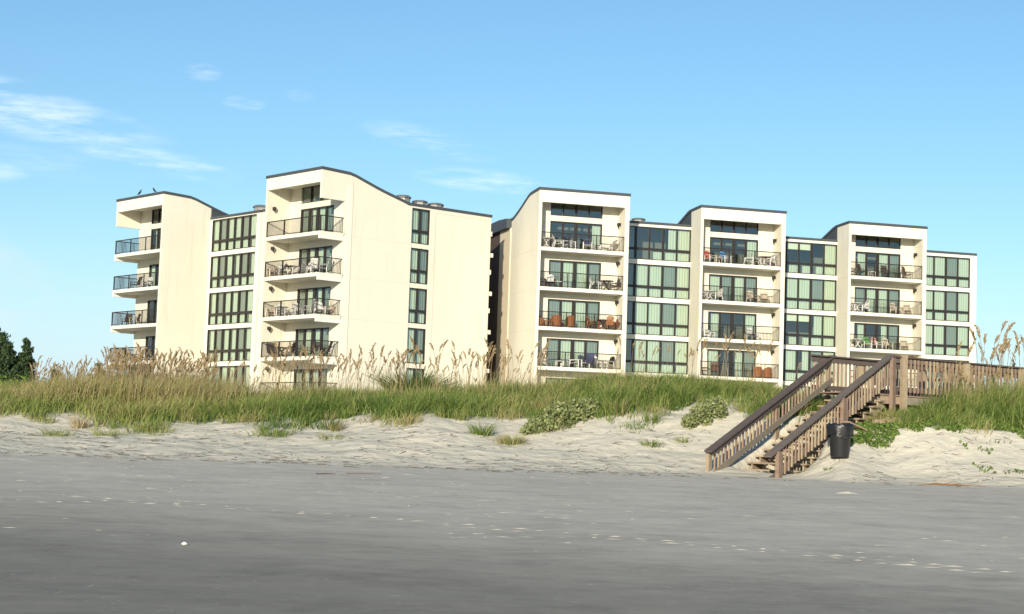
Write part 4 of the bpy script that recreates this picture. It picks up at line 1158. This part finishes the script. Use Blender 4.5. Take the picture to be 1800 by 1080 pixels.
tint = np.clip(0.27 + 0.40 * dryness + 0.15 * rng.normal(size=len(P)) + 0.32 * leftdry + 0.34 * clump + np.where(dist < 0.8, 0.08, 0), 0, 1)
stray = rng.random(len(P)) < 0.09
tint = np.where(stray, np.clip(rng.normal(0.75, 0.12, len(P)), 0, 1), tint)
ld = 0.6 + 2.2 * fbm(gxx * 0.7, gyy * 0.9, 111, 2) + rng.normal(0, 0.9, len(P))
g = blades(P, np.clip(ht, 0.12, 1.0), rng.uniform(0.014, 0.030, len(P)), ld, rng.uniform(0.1, 0.9, len(P)), tint, 'dune_grass', [M['grass']])
tag(g, 'green dune grass covering the dune in front of the buildings', 'grass', None, 'stuff')

def extra_grass(xa, xb, ya, yb, n, h0, h1, dryv, label):
    x = rng.uniform(xa, xb, n); y = rng.uniform(ya, yb, n)
    kp = (fbm(x * 1.2, y * 1.2, 191, 3) > -0.45) & ~in_strip(x, y, Pn, ev, -WID - 0.1, 0.10, -1.5, BL_) & (y > 47.7 + 0.9 * (1 + fbm(x * 0.9, x * 0, 193, 3)))
    x, y = x[kp], y[kp]; k = len(x)
    Pp = np.stack([x, y, terrain(x, y) - 0.03], 1)
    o = blades(Pp, rng.uniform(h0, h1, k) * (1 + 0.35 * fbm(x * 1.1, y * 1.3, 195, 3)) * np.clip((y - 46.8) / 2.2, 0.35, 1) * np.clip((x - 10.6) / 1.6, 0.45, 1), rng.uniform(0.012, 0.026, k), rng.normal(0.2, 1.3, k), rng.uniform(0.1, 0.9, k),
               np.clip(dryv + 0.25 * fbm(x * 0.6, y * 0.8, 197, 3) + 0.18 * rng.normal(size=k), 0, 1), 'dune_grass', [M['grass']])
    tag(o, label, 'grass', None, 'stuff')
extra_grass(9.7, 30, 47.2, 53.5, 60000, 0.55, 1.0, 0.30, 'tall green grass in front of the boardwalk at the right')
extra_grass(12.6, 16.2, 49.5, 53.0, 3500, 0.9, 1.4, 0.55, 'tall yellowing grass brushing the boardwalk railing')
TX = []; TH = []; TL = []; TA = []; TT = []
nt_ = 0
while nt_ < 430:
    x = random.uniform(-19, 13.5); y = random.uniform(47.2, 58)
    d_ = y - float(veg_edge(np.array([x]))[0])
    if d_ < -0.8 or (d_ < 0 and random.random() < 0.6): continue
    q = np.array([x]), np.array([y])
    if in_strip(*q, F0, sdv, -0.4, SW + 0.4, -0.8, LEN + 0.4)[0] or in_strip(*q, Pn, ev, -WID - 0.3, 0.3, -1.6, BL_)[0]: continue
    if ((x - 1.45) / 1.3) ** 2 + ((y - 50.2) / 0.9) ** 2 < 1 or ((x - 5.6) / 0.9) ** 2 + ((y - 50.4) / 0.7) ** 2 < 1: continue
    nt_ += 1
    k = random.randint(45, 110); r = random.uniform(0.07, 0.22)
    bx = rng.normal(0, r, k); by = rng.normal(0, r, k)
    TX.append(np.stack([x + bx, y + by, terrain(x + bx, y + by) - 0.03], 1))
    TH.append(rng.uniform(0.5, 1.0, k) * random.uniform(0.45, 0.95) * (1 if d_ > 0.8 else 0.65)); TL.append(rng.uniform(0.2, 1.3, k)); TA.append(np.arctan2(by, bx) + rng.normal(0, 0.5, k))
    dl = np.clip((-8 - x) / 4, 0, 1)
    TT.append(np.clip(random.choice((0.10, 0.2, 0.3, 0.42, 0.55, 0.8)) + 0.30 * dl + rng.normal(0, 0.10, k), 0, 1))
TX = np.concatenate(TX)
g = blades(TX, np.concatenate(TH), rng.uniform(0.012, 0.026, len(TX)), np.concatenate(TA), np.concatenate(TL), np.concatenate(TT), 'dune_grass', [M['grass']])
tag(g, 'clumped tussocks of dune grass rising through the green cover', 'grass', None, 'stuff')
# --- individual sea oats
def oat_meshes(seed):
    r_ = random.Random(seed)
    Hh = r_.uniform(0.92, 1.08); lean = r_.uniform(0.03, 0.22) ; dr = r_.choice((1, 1, 1, -1))
    pts = []; rad = []
    for i in range(7):
        t = i / 6
        pts.append((dr * lean * 0.55 * t ** 2.4 * Hh, r_.uniform(-0.01, 0.01), Hh * t * (1 - 0.06 * t))); rad.append(0.0055 * (1 - 0.45 * t))
    mb = MB(); mb.tube(pts, rad, 4)
    # a couple of dry basal leaves curl from the lower stem
    for k in range(2):
        z0 = Hh * r_.uniform(0.02, 0.18); a = r_.uniform(0, 6.28); L = r_.uniform(0.25, 0.45)
        c, s_ = math.cos(a), math.sin(a)
        mb.add([(0, 0.008, z0), (0, -0.008, z0), (c * L * 0.45, s_ * L * 0.45 - 0.007, z0 + L * 0.45), (c * L * 0.45, s_ * L * 0.45 + 0.007, z0 + L * 0.45), (c * L, s_ * L, z0 + L * 0.25)], [(0, 1, 2, 3), (3, 2, 4)])
    stem = mb.mesh('sea_oat', M['oat'], recalc=False)
    a_ = stem.attributes.new('tint', 'FLOAT', 'POINT'); a_.data.foreach_set('value', [r_.uniform(0.35, 0.7)] * len(stem.vertices))
    hd = MB(); tints = []
    top = Vector(pts[-1]); prev = Vector(pts[-2])
    d = (top - prev).normalized()
    Lh = r_.uniform(0.14, 0.24)
    side = Vector((dr, 0, 0)); droop = r_.uniform(0.0, 0.06)
    ax = []
    for i in range(9):
        t = i / 8
        dd_ = (d + Vector((0, 0, 0.9))).normalized()
        ax.append(top - d * 0.08 + dd_ * Lh * t + side * droop * t ** 2 - Vector((0, 0, droop * 0.7 * t ** 2)))
    hd.tube(ax, 0.005, 3); tints += [0.4] * (9 * 3)
    for i in range(36):
        t = r_.uniform(0.0, 0.98) ** 0.9; k8 = min(7, int(t * 8)); p = ax[k8].lerp(ax[k8 + 1], t * 8 - k8)
        da = (ax[k8 + 1] - ax[k8]).normalized()
        al = r_.uniform(0, 6.28)
        out = da * 0.85 + Vector((math.cos(al), math.sin(al), 0)) * 0.5 + side * 0.12 - Vector((0, 0, 0.12 * r_.random()))
        out.normalize()
        L = r_.uniform(0.030, 0.052) * (1.1 - 0.6 * abs(t - 0.35))
        c = p + out * 0.006
        sv = out.cross(Vector((r_.random() - 0.5, 1, r_.random() - 0.5))).normalized() * L * 0.15
        hd.add([p, c + sv + out * L * 0.45, c + out * L, c - sv + out * L * 0.45], [(0, 1, 2, 3)])
        tints += [r_.uniform(0.0, 0.75)] * 4
    head = hd.mesh('seed_head', M['oat'], recalc=False)
    a_ = head.attributes.new('tint', 'FLOAT', 'POINT'); a_.data.foreach_set('value', tints)
    return stem, head
OATS = [oat_meshes(s) for s in range(12)]
oat_n = 0
def oat(x, y, hgt, label, group):
    global oat_n
    st_, hd_ = OATS[oat_n % 12]; oat_n += 1
    o = bpy.data.objects.new('sea_oat', st_); COL.objects.link(o)
    o.location = (x, y, tz(x, y) - 0.05); o.scale = (hgt * random.uniform(0.8, 1.1), hgt, hgt)
    o.rotation_euler = (random.uniform(-0.06, 0.06), random.uniform(-0.05, 0.09), random.uniform(-0.7, 0.7) + (math.pi if random.random() < 0.12 else 0))
    tag(o, label, 'sea oat', group)
    h = bpy.data.objects.new('seed_head', hd_); COL.objects.link(h); h.parent = o
# (x at depth 57, count, min/max height, label, group)
def oat_band(px0, px1, n, y0, y1, h0, h1, label, group):
    for _ in range(n):
        y = random.uniform(y0, y1); px = random.uniform(px0, px1)
        oat((px - 900) / 3050 * y + 0.0, y, random.uniform(h0, h1), label, group)
oat_band(62, 190, 34, 54.0, 59.0, 1.0, 1.5, 'tan sea oat against the sky at the left of the dune', 'sea oats against the sky at the left')
oat_band(180, 380, 76, 54.0, 59.0, 1.25, 1.85, 'tan sea oat in the dense brown stand before the far left tower', 'sea oats at the left of the dune')
oat_band(360, 470, 14, 55.0, 59.0, 1.1, 1.6, 'tan sea oat in front of the window bay between the two left towers', 'sea oats below the left window bay')
oat_band(470, 720, 66, 54.5, 59.0, 1.35, 2.0, 'tan sea oat with drooping head before the balconied left tower', 'sea oats before the big left tower')
oat_band(720, 960, 34, 54.0, 59.0, 1.25, 2.05, 'slender sea oat standing before the blank cream wall and the gap', 'sea oats before the gap')
oat_band(1085, 1230, 16, 54.5, 58.0, 1.2, 1.8, 'slender sea oat in front of the window bay right of the first right tower', 'sea oats below the first right bay')
oat_band(1215, 1345, 26, 54.0, 58.0, 1.3, 2.05, 'tan sea oat in the clump before the lowest balconies of the middle right tower', 'sea oats before the middle right tower')
oat_band(1370, 1470, 5, 55.0, 58.0, 1.0, 1.5, 'lone sea oat rising behind the stair railing', 'sea oats behind the stairs')
for x, y, h_ in ((13.1, 51.3, 2.2), (13.5, 52.6, 2.3)): oat(x, y, h_, 'sea oat leaning over the boardwalk in front of the end windows', 'sea oats by the boardwalk windows')
oat_band(1640, 1725, 12, 50.2, 51.5, 1.25, 1.75, 'sea oat growing against the boardwalk railing', 'sea oats by the boardwalk railing')
for _ in range(32):
    y = random.uniform(51.0, 56.5); x = (random.uniform(1722, 1815) - 900) / 3050 * y
    oat(x, y, random.uniform(2.0, 3.1) - (y - 51) * 0.06, 'tall sea oat against the sky at the right edge', 'sea oats against the sky at the right')
# --- the dense brown stand at the left reads as one mass
n1 = 24000
x1 = rng.uniform(-15.9, -8.2, n1); y1 = rng.uniform(53.0, 59.5, n1)
kp = rng.random(n1) < np.clip((-8.2 - x1) / 2.0, 0.06, 1) * np.clip((fbm(x1 * 0.8, y1, 131, 3) + 0.75), 0.1, 1)
x1, y1 = x1[kp], y1[kp]
P1 = np.stack([x1, y1, terrain(x1, y1)], 1)
g1 = blades(P1, rng.uniform(0.75, 1.5, len(P1)) * np.clip((x1 + 17.5) / 4.0, 0.55, 1) * (0.86 + 0.2 * fbm(x1 * 0.7, y1 * 0.7, 141, 2)), rng.uniform(0.012, 0.026, len(P1)), rng.normal(0.3, 1.2, len(P1)), rng.uniform(0.1, 0.7, len(P1)),
            np.clip(rng.normal(0.80, 0.13, len(P1)), 0, 1), 'dry_grass', [M['grass']])
tag(g1, 'dense brown dry grass stand at the left of the dune', 'grass', None, 'stuff')
n1 = 1500
x1 = rng.uniform(-8.2, 5, n1); y1 = rng.uniform(53.5, 59, n1)
P1 = np.stack([x1, y1, terrain(x1, y1)], 1)
g1 = blades(P1, rng.uniform(0.7, 1.25, n1), rng.uniform(0.008, 0.014, n1), rng.normal(0.3, 1.2, n1), rng.uniform(0.1, 0.6, n1), np.clip(rng.normal(0.75, 0.15, n1), 0, 1), 'dry_grass', [M['grass']])
tag(g1, 'scattered dry stalks among the green dune grass', 'grass', None, 'stuff')

def oat_mass(px0, px1, n, ya, yb, h0, h1, label):
    V = []; Fc = []; Sz = []; Ti = []; base = 0
    for k in range(n):
        y = random.uniform(ya, yb); x = (random.uniform(px0, px1) - 900) / 3050 * y; hh = random.uniform(h0, h1)
        a = random.uniform(-0.8, 0.8); c, s_ = math.cos(a), math.sin(a); z = tz(x, y) - 0.05
        for me in OATS[k % 12]:
            nv = len(me.vertices); co = np.zeros(nv * 3, np.float32); me.vertices.foreach_get('co', co); co = co.reshape(-1, 3)
            t_ = np.zeros(nv, np.float32); me.attributes['tint'].data.foreach_get('value', t_)
            V.append(np.stack([(co[:, 0] * c - co[:, 1] * s_) * hh + x, (co[:, 0] * s_ + co[:, 1] * c) * hh + y, co[:, 2] * hh + z], 1)); Ti.append(t_)
            li = np.zeros(len(me.loops), np.int32); me.loops.foreach_get('vertex_index', li); Fc.append(li + base)
            lt = np.zeros(len(me.polygons), np.int32); me.polygons.foreach_get('loop_total', lt); Sz.append(lt); base += nv
    me = raw_mesh('sea_oat_stand', np.concatenate(V), np.concatenate(Fc), np.concatenate(Sz), [M['oat']], {'tint': np.concatenate(Ti)})
    o = bpy.data.objects.new('sea_oat_stand', me); COL.objects.link(o); tag(o, label, 'sea oats', None, 'stuff')
oat_mass(60, 200, 150, 54.0, 60.0, 0.8, 1.25, 'sparser brown sea oats at the far left below the sky')
oat_mass(190, 380, 300, 54.0, 60.0, 0.95, 1.7, 'thick brown stand of sea oats at the left, behind the grass')
oat_mass(440, 960, 170, 55.5, 60.5, 0.9, 1.75, 'thin fringe of sea oats along the crest before the left building')
oat_mass(1640, 1810, 60, 50.5, 54.0, 0.9, 1.5, 'tan sea oats mixed into the tall grass at the right')
# --- shrubs
def shrub(name, lobes, n, size, mat, label, cat='shrub', stem_h=0.3, group=None, bias=0.5):
    cx = sum(l[0] for l in lobes) / len(lobes); cy = sum(l[1] for l in lobes) / len(lobes); cz = tz(cx, cy)
    t = empty(name, (cx, cy, cz), 0, label, cat, group)
    wts = np.array([l[3] * l[4] * l[5] for l in lobes]) ** 0.6; wts /= wts.sum()
    idx = rng.choice(len(lobes), n, p=wts)
    Lb = np.array(lobes)[idx]
    d = rng.normal(size=(n, 3)); d /= np.linalg.norm(d, axis=1)[:, None]
    rr = rng.random(n) ** 0.35
    lump = 0.82 + 0.30 * vnoise(d[:, 0] * 3 + idx * 7 + 50, d[:, 1] * 3 + d[:, 2] * 4 + 50, 3)
    Pp = Lb[:, :3] + d * Lb[:, 3:6] * (rr * lump)[:, None]
    gz = terrain(Pp[:, 0], Pp[:, 1])
    ok = Pp[:, 2] > gz + 0.02
    Pp = Pp[ok]; k = len(Pp)
    tn = np.clip(rng.normal(bias, 0.2, k) + 0.35 * (vnoise(Pp[:, 0] * 5 + 90, Pp[:, 2] * 5 + Pp[:, 1] * 3 + 90, 9) - 0.5), 0, 1)
    leaves(Pp - np.array([cx, cy, cz]), rng.uniform(0.7, 1.3, k) * size, tn, 'foliage', [M[mat]], t)
    b = MB()
    for l in lobes:
        bx, by = l[0] - cx, l[1] - cy
        b.tube([(bx * 0.3, by * 0.3, -0.1), (bx * 0.7, by * 0.7, (l[2] - cz) * 0.5), (bx, by, l[2] - cz + l[5] * 0.4)], [0.03, 0.02, 0.008], 5)
    b.build('branch', M['bark'], t)
    return t
def lob(x, y, rx, ry, rz, up=0.3): return (x, y, tz(x, y) + up * rz, rx, ry, rz)
shrub('beach_shrub', [lob(0.95, 49.9, .45, .5, .38), lob(1.45, 50.3, .55, .6, .55), lob(2.0, 50.7, .5, .5, .5), lob(2.35, 51.1, .35, .4, .42), lob(0.65, 49.6, .3, .35, .24)], 5200, 0.060, 'pale_leaf',
      'broad pale green shrub spilling down the sand at the centre of the dune')
shrub('beach_shrub', [lob(5.55, 50.3, .38, .4, .42), lob(6.05, 50.8, .4, .45, .45), lob(5.2, 50.0, .25, .3, .28)], 2600, 0.055, 'pale_leaf', 'small pale green shrub on the sand just left of the stairs')
# spiky dark plant before the narrow window strip
def spiky(name, x, y, n, hgt, label):
    z = tz(x, y)
    t = empty(name, (x, y, z), 0, label, 'shrub')
    Pp = np.stack([rng.normal(0, 0.30, n), rng.normal(0, 0.25, n), np.full(n, -0.05)], 1)
    a = np.arctan2(Pp[:, 1], Pp[:, 0]) + rng.normal(0, 0.3, n)
    blades(Pp, rng.uniform(0.6, 1.0, n) * hgt, rng.uniform(0.03, 0.055, n), a, rng.uniform(0.2, 1.1, n), np.clip(rng.normal(0.14, 0.14, n), 0, 1), 'fronds', [M['grass']], t)
    b = MB(); b.tube([(0, 0, -0.1), (0.02, 0, hgt * 0.35)], [0.08, 0.05], 7); b.build('trunk', M['bark'], t)
spiky('spiky_shrub', -3.25, 58.0, 620, 1.55, 'dark spiky shrub in front of the narrow window strip')
spiky('spiky_shrub', -2.35, 57.6, 300, 1.0, 'smaller dark spiky shrub right of the narrow window strip')
shrub('leafy_shrub', [lob(-16.6, 60, 1.0, .8, .7), lob(-15.7, 60.4, .8, .8, .6), lob(-17.8, 60, 1.1, .8, .75)], 4200, 0.06, 'vine', 'bright green shrub below the dark trees at the left edge')
shrub('leafy_shrub', [lob(3.2, 56.5, .9, .6, .40), lob(2.3, 56.3, .7, .6, .32), lob(4.2, 56.6, .7, .6, .34)], 2800, 0.055, 'vine', 'low bright green shrub on the crest below the first right bay')
shrub('leafy_shrub', [lob(-2.0, 56.6, .7, .5, .30), lob(-1.2, 56.8, .5, .5, .26)], 1500, 0.055, 'vine', 'low green shrub on the crest right of the spiky plants')
# creeping vines on the right-hand sand
def vines(name, boxes, n, label, dens=0.0):
    X = []; 
    for (xa, xb, ya, yb, w_) in boxes:
        k = int(n * w_); X.append(np.stack([rng.uniform(xa, xb, k), rng.uniform(ya, yb, k)], 1))
    X = np.concatenate(X)
    kp = (fbm(X[:, 0] * 1.4, X[:, 1] * 1.8, 151, 3) > dens) & ((X[:, 1] > 46.35 + 0.60 * np.clip(X[:, 0] - 9.0, 0, 2.6) + 0.8 * fbm(X[:, 0] * 1.7, X[:, 0] * 0, 157, 3)) | (dens > 0)) & (X[:, 1] < 49.4 + 0.5 * fbm(X[:, 0] * 2, X[:, 0] * 0, 159, 2))
    X = X[kp]
    Pp = np.stack([X[:, 0], X[:, 1], terrain(X[:, 0], X[:, 1]) + rng.uniform(0.01, 0.10, len(X))], 1)
    o = leaves(Pp, rng.uniform(0.04, 0.085, len(X)), np.clip(rng.normal(0.45, 0.22, len(X)), 0, 1), name, [M['vine']], long=1.2)
    tag(o, label, 'vine', None, 'stuff')
vines('beach_vine', [(8.9, 12.2, 45.9, 49.9, 0.75), (11.5, 15.6, 47.4, 49.2, 0.25)], 17000, 'green creeping vine under the landing and down the sand at right', -0.42)
vines('beach_vine', [(12.2, 15.6, 45.0, 47.2, 1.0)], 900, 'scattered vine leaves on the right hand sand', 0.18)
# grass tufts on the open sand
def tuft(x, y, n, hgt, dryv, label, spread=0.10):
    t = empty('grass_tuft', (x, y, tz(x, y)), 0, label, 'grass tuft', 'grass tufts on the sand')
    Pp = np.stack([rng.normal(0, spread, n), rng.normal(0, spread * 0.7, n), np.full(n, -0.03)], 1)
    a = np.arctan2(Pp[:, 1], Pp[:, 0])
    o = blades(Pp, rng.uniform(0.5, 1.0, n) * hgt, rng.uniform(0.012, 0.022, n), a, rng.uniform(0.3, 1.3, n), np.clip(rng.normal(dryv, 0.15, n), 0, 1), 'blades', [M['grass']], t)
tuft(0.10, 48.6, 260, 0.48, 0.72, 'largest tan grass tuft on the sand left of the pale shrub', 0.17)
tuft(-0.75, 49.2, 160, 0.55, 0.30, 'green grass tuft drooping onto the sand at the centre', 0.14)
tuft(-6.6, 49.2, 240, 0.42, 0.34, 'wide green tuft at the foot of the grass, left of centre', 0.30)
tuft(-12.6, 48.6, 120, 0.36, 0.55, 'olive tuft on the sand at the far left', 0.22)
tuft(-11.2, 48.7, 110, 0.34, 0.6, 'dull tuft on the sand, second from far left', 0.2)
tuft(-4.9, 48.6, 80, 0.30, 0.5, 'low tuft on the sand below the big left tower', 0.16)
tuft(4.0, 48.3, 90, 0.36, 0.40, 'arching green tuft on the sand between the two pale shrubs', 0.12)
tuft(4.9, 48.9, 50, 0.32, 0.5, 'small tuft just left of the small pale shrub')
tuft(7.0, 51.4, 70, 0.5, 0.6, 'dry tuft on the bare sand behind the stair railing', 0.2)
tuft(8.35, 45.1, 40, 0.14, 0.2, 'tiny green tuft at the foot of the trash can', 0.08)

# --- trees at the left
def tree(name, x, y, hgt, rad, n, label, cone=0.0, size=0.085):
    z = tz(x, y)
    t = empty(name, (x, y, z), 0, label, 'tree', 'dark trees at the left')
    b = MB(); b.tube([(0, 0, -0.2), (0.05, 0, hgt * 0.4), (0.0, 0.05, hgt * 0.92)], [0.16, 0.10, 0.025], 8)
    tips = []
    nb = 34
    for i in range(nb):
        f = 0.12 + 0.86 * (i + 0.5) / nb
        rr = rad * ((1 - f) * (0.55 + 0.5 * cone) + (1 - cone) * 0.45 * math.sin(math.pi * min(1, f * 1.02)) + 0.10) * random.uniform(0.65, 1.15)
        a = i * 2.4 + random.uniform(-0.4, 0.4)
        tip = (rr * math.cos(a), rr * math.sin(a), hgt * f + rr * random.uniform(0.25, 0.6))
        b.tube([(0, 0, hgt * f * 0.9), (tip[0] * 0.6, tip[1] * 0.6, hgt * f + rr * 0.1), tip], [0.035, 0.02, 0.006], 4)
        tips.append((tip, rr))
    tips.append(((0, 0, hgt * 0.97), rad * 0.2))
    b.build('trunk', M['bark'], t)
    Pp = []
    for tip, rr in tips:
        k = n // len(tips)
        tt = rng.random(k) ** 0.6
        base = np.array([tip[0] * 0.25, tip[1] * 0.25, tip[2] - rr * 0.5])
        c = base + (np.array(tip) - base) * tt[:, None]
        Pp.append(c + rng.normal(size=(k, 3)) * np.array([0.085, 0.085, 0.08]) * (0.6 + rr))
    Pp = np.concatenate(Pp)
    tn = np.clip(rng.normal(0.45, 0.22, len(Pp)) + 0.5 * (vnoise(Pp[:, 0] * 2 + 70, Pp[:, 2] * 2 + Pp[:, 1] + 70, 4) - 0.5), 0, 1)
    leaves(Pp, rng.uniform(0.6, 1.3, len(Pp)) * size, tn, 'crown', [M['conifer']], t, long=2.2, updir=0.6)
tree('conifer_tree', -28.6, 96.0, 5.6, 1.8, 9000, 'tallest dark tree cut by the left edge of the view')
tree('conifer_tree', -27.45, 95.0, 4.5, 1.35, 9000, 'broad dark tree second from the left edge', 0.4)
tree('conifer_tree', -26.85, 95.5, 4.0, 1.25, 7000, 'rounded dark tree between the broad tree and the pointed tree', 0.2)
tree('conifer_tree', -26.35, 94.5, 4.7, 0.85, 5500, 'pointed dark tree with open branches, right of the dark group', 0.75)
tree('conifer_tree', -22.45, 95.0, 3.55, 0.7, 2600, 'small dark treetop showing above the grass left of the building', 0.8)
tree('conifer_tree', -24.8, 95.0, 3.1, 0.9, 2600, 'low dark treetop behind the dry grass between the two pointed trees', 0.1)

# ------------------------------------------------------------------ litter on the beach
def twigs(name, xs, ys, lmin, lmax, label, mat, thick=0.0055):
    mb = MB()
    for x, y in zip(xs, ys):
        L = random.uniform(lmin, lmax); a = random.gauss(0.25, 0.75)
        p = []
        for t in (-0.5, 0, 0.5):
            xx = x + math.cos(a) * L * t + random.uniform(-0.02, 0.02) * L * 5; yy = y + math.sin(a) * L * t
            p.append((xx, yy))
        zs = terrain(np.array([q[0] for q in p]), np.array([q[1] for q in p]))
        r = random.uniform(0.5, 1.5) * thick
        mb.tube([(q[0], q[1], z + r * random.uniform(0.6, 3)) for q, z in zip(p, zs)], [r, r * 0.9, r * 0.5], 4)
    o = mb.build(name, mat, None, recalc=False); tag(o, label, 'twigs', None, 'stuff')
xs = []; ys = []
while len(xs) < 1300:
    x = random.uniform(-15.5, 16); y = random.uniform(43.0, 49.8)
    if fbm(np.array([x * 0.4]), np.array([y * 0.9]), 171, 3)[0] > random.uniform(-0.7, 0.35) and not (5.0 < x < 8.2 and 44 < y < 48):
        xs.append(x); ys.append(y)
twigs('beach_twigs', xs, ys, 0.06, 0.28, 'small brown twigs and plant litter strewn over the dry sand', M['twig'])
xs = [random.uniform(-15, 3) for _ in range(70)]; ys = [43.1 + 0.4 * random.gauss(0, 1) - 0.02 * x * 0 for x in xs]
twigs('wrack_line', xs, ys, 0.10, 0.4, 'broken dark line of wrack along the edge of the dry sand', M['twig'], 0.006)
def stick(x, y, L, a, r, label):
    z = tz(x, y); mb = MB(); mb.tube([(-L / 2 * math.cos(a), -L / 2 * math.sin(a), r), (0.02, 0.05, r * 1.8), (L / 2 * math.cos(a), L / 2 * math.sin(a), r * 1.4)], [r, r * 0.9, r * 0.4], 6)
    o = mb.build('driftwood_stick', M['twig'], None, (x, y, z)); tag(o, label, 'stick', 'driftwood sticks on the beach')
stick(-4.0, 38.6, 0.55, 0.8, 0.014, 'dark stick lying on the damp sand left of centre')
stick(-3.2, 39.2, 0.8, 0.1, 0.012, 'long thin stick right of the slanted one on the damp sand')
stick(6.1, 43.9, 0.55, -0.5, 0.013, 'forked stick on the sand left of the stairs')
mb = MB()
for i in range(46):
    a = random.gauss(0.05, 0.22); L = random.uniform(0.25, 0.75); x = random.gauss(0, 0.20); y = random.gauss(0, 0.05)
    mb.tube([(x - L / 2 * math.cos(a), y - L / 2 * math.sin(a), 0.01), (x, y, random.uniform(0.01, 0.05)), (x + L / 2 * math.cos(a), y + L / 2 * math.sin(a), 0.012)], 0.006, 4)
m = plain('rust_brown_reed', (0.30, 0.17, 0.085), 0.9, 0.4, 5)
o = mb.build('reed_pile', m, None, (10.95, 43.6, tz(10.95, 43.6)), recalc=False); tag(o, 'flat pile of rust brown reeds on the sand right of the stairs', 'reeds')
# a white shell on the wet sand
mb = MB(); mb.lathe([(0.005, 0.0), (0.030, 0.006), (0.034, 0.016), (0.028, 0.03), (0.006, 0.036)], 14)
for k in range(9):
    a = 2 * math.pi * k / 9; mb.beam((0.008 * math.cos(a), 0.008 * math.sin(a), 0.036), (0.04 * math.cos(a), 0.04 * math.sin(a), 0.012), 0.005, 0.004)
sy = 21.2; sx = (343 - 900) / 3050 * sy
o = mb.build('shell', M['white_plastic'], None, (sx, sy, tz(sx, sy)), smooth=False); tag(o, 'small white shell lying alone on the dark wet sand', 'shell')
# pale crusts of dry sand thrown up along two tyre tracks and over the damp flat
mb = MB()
def crumb(x, y, L, wd, hh):
    n = 8; z = tz(x, y) - 0.002
    ring = []
    for i in range(n):
        a = 2 * math.pi * i / n; k = random.uniform(0.75, 1.2)
        ring.append((x + L * k * math.cos(a), y + wd * k * math.sin(a) + 0.02 * L * math.cos(a), z))
    k0 = len(mb.v); mb.add(ring + [(x + random.uniform(-.3, .3) * L, y, z + hh)], [(i, (i + 1) % n, n) for i in range(n)])
for i in range(44):
    x = -5.5 + i * 0.335
    for dy, on in ((0, 1), (-0.45, 0.8)):
        if random.random() > on: continue
        yy = 25.6 - 0.62 * x + dy + random.uniform(-0.05, 0.05)
        xx = x * yy / 24 + random.uniform(-0.05, 0.05)
        crumb(xx, yy, random.uniform(0.06, 0.20), random.uniform(0.016, 0.03), random.uniform(0.007, 0.013))
for i in range(700):
    y = random.uniform(22, 41.5); x = random.uniform(-0.31, 0.31) * y
    if fbm(np.array([x * 0.35]), np.array([y * 0.35]), 181, 2)[0] < random.uniform(-0.2, 0.3): continue
    crumb(x, y, random.choice((0.05, 0.07, 0.1, 0.16)) * random.uniform(0.6, 1.3), random.uniform(0.012, 0.03), random.uniform(0.004, 0.010))
crumb(7.5, 38.0, 0.28, 0.10, 0.05)
m = plain('dry_sand_crust', (0.50, 0.465, 0.385), 0.95, 0.12, 4)
o = mb.build('sand_crust', m, None, recalc=False); tag(o, 'pale flecks of dry sand along tyre tracks on the damp flat', 'sand flecks', None, 'stuff')
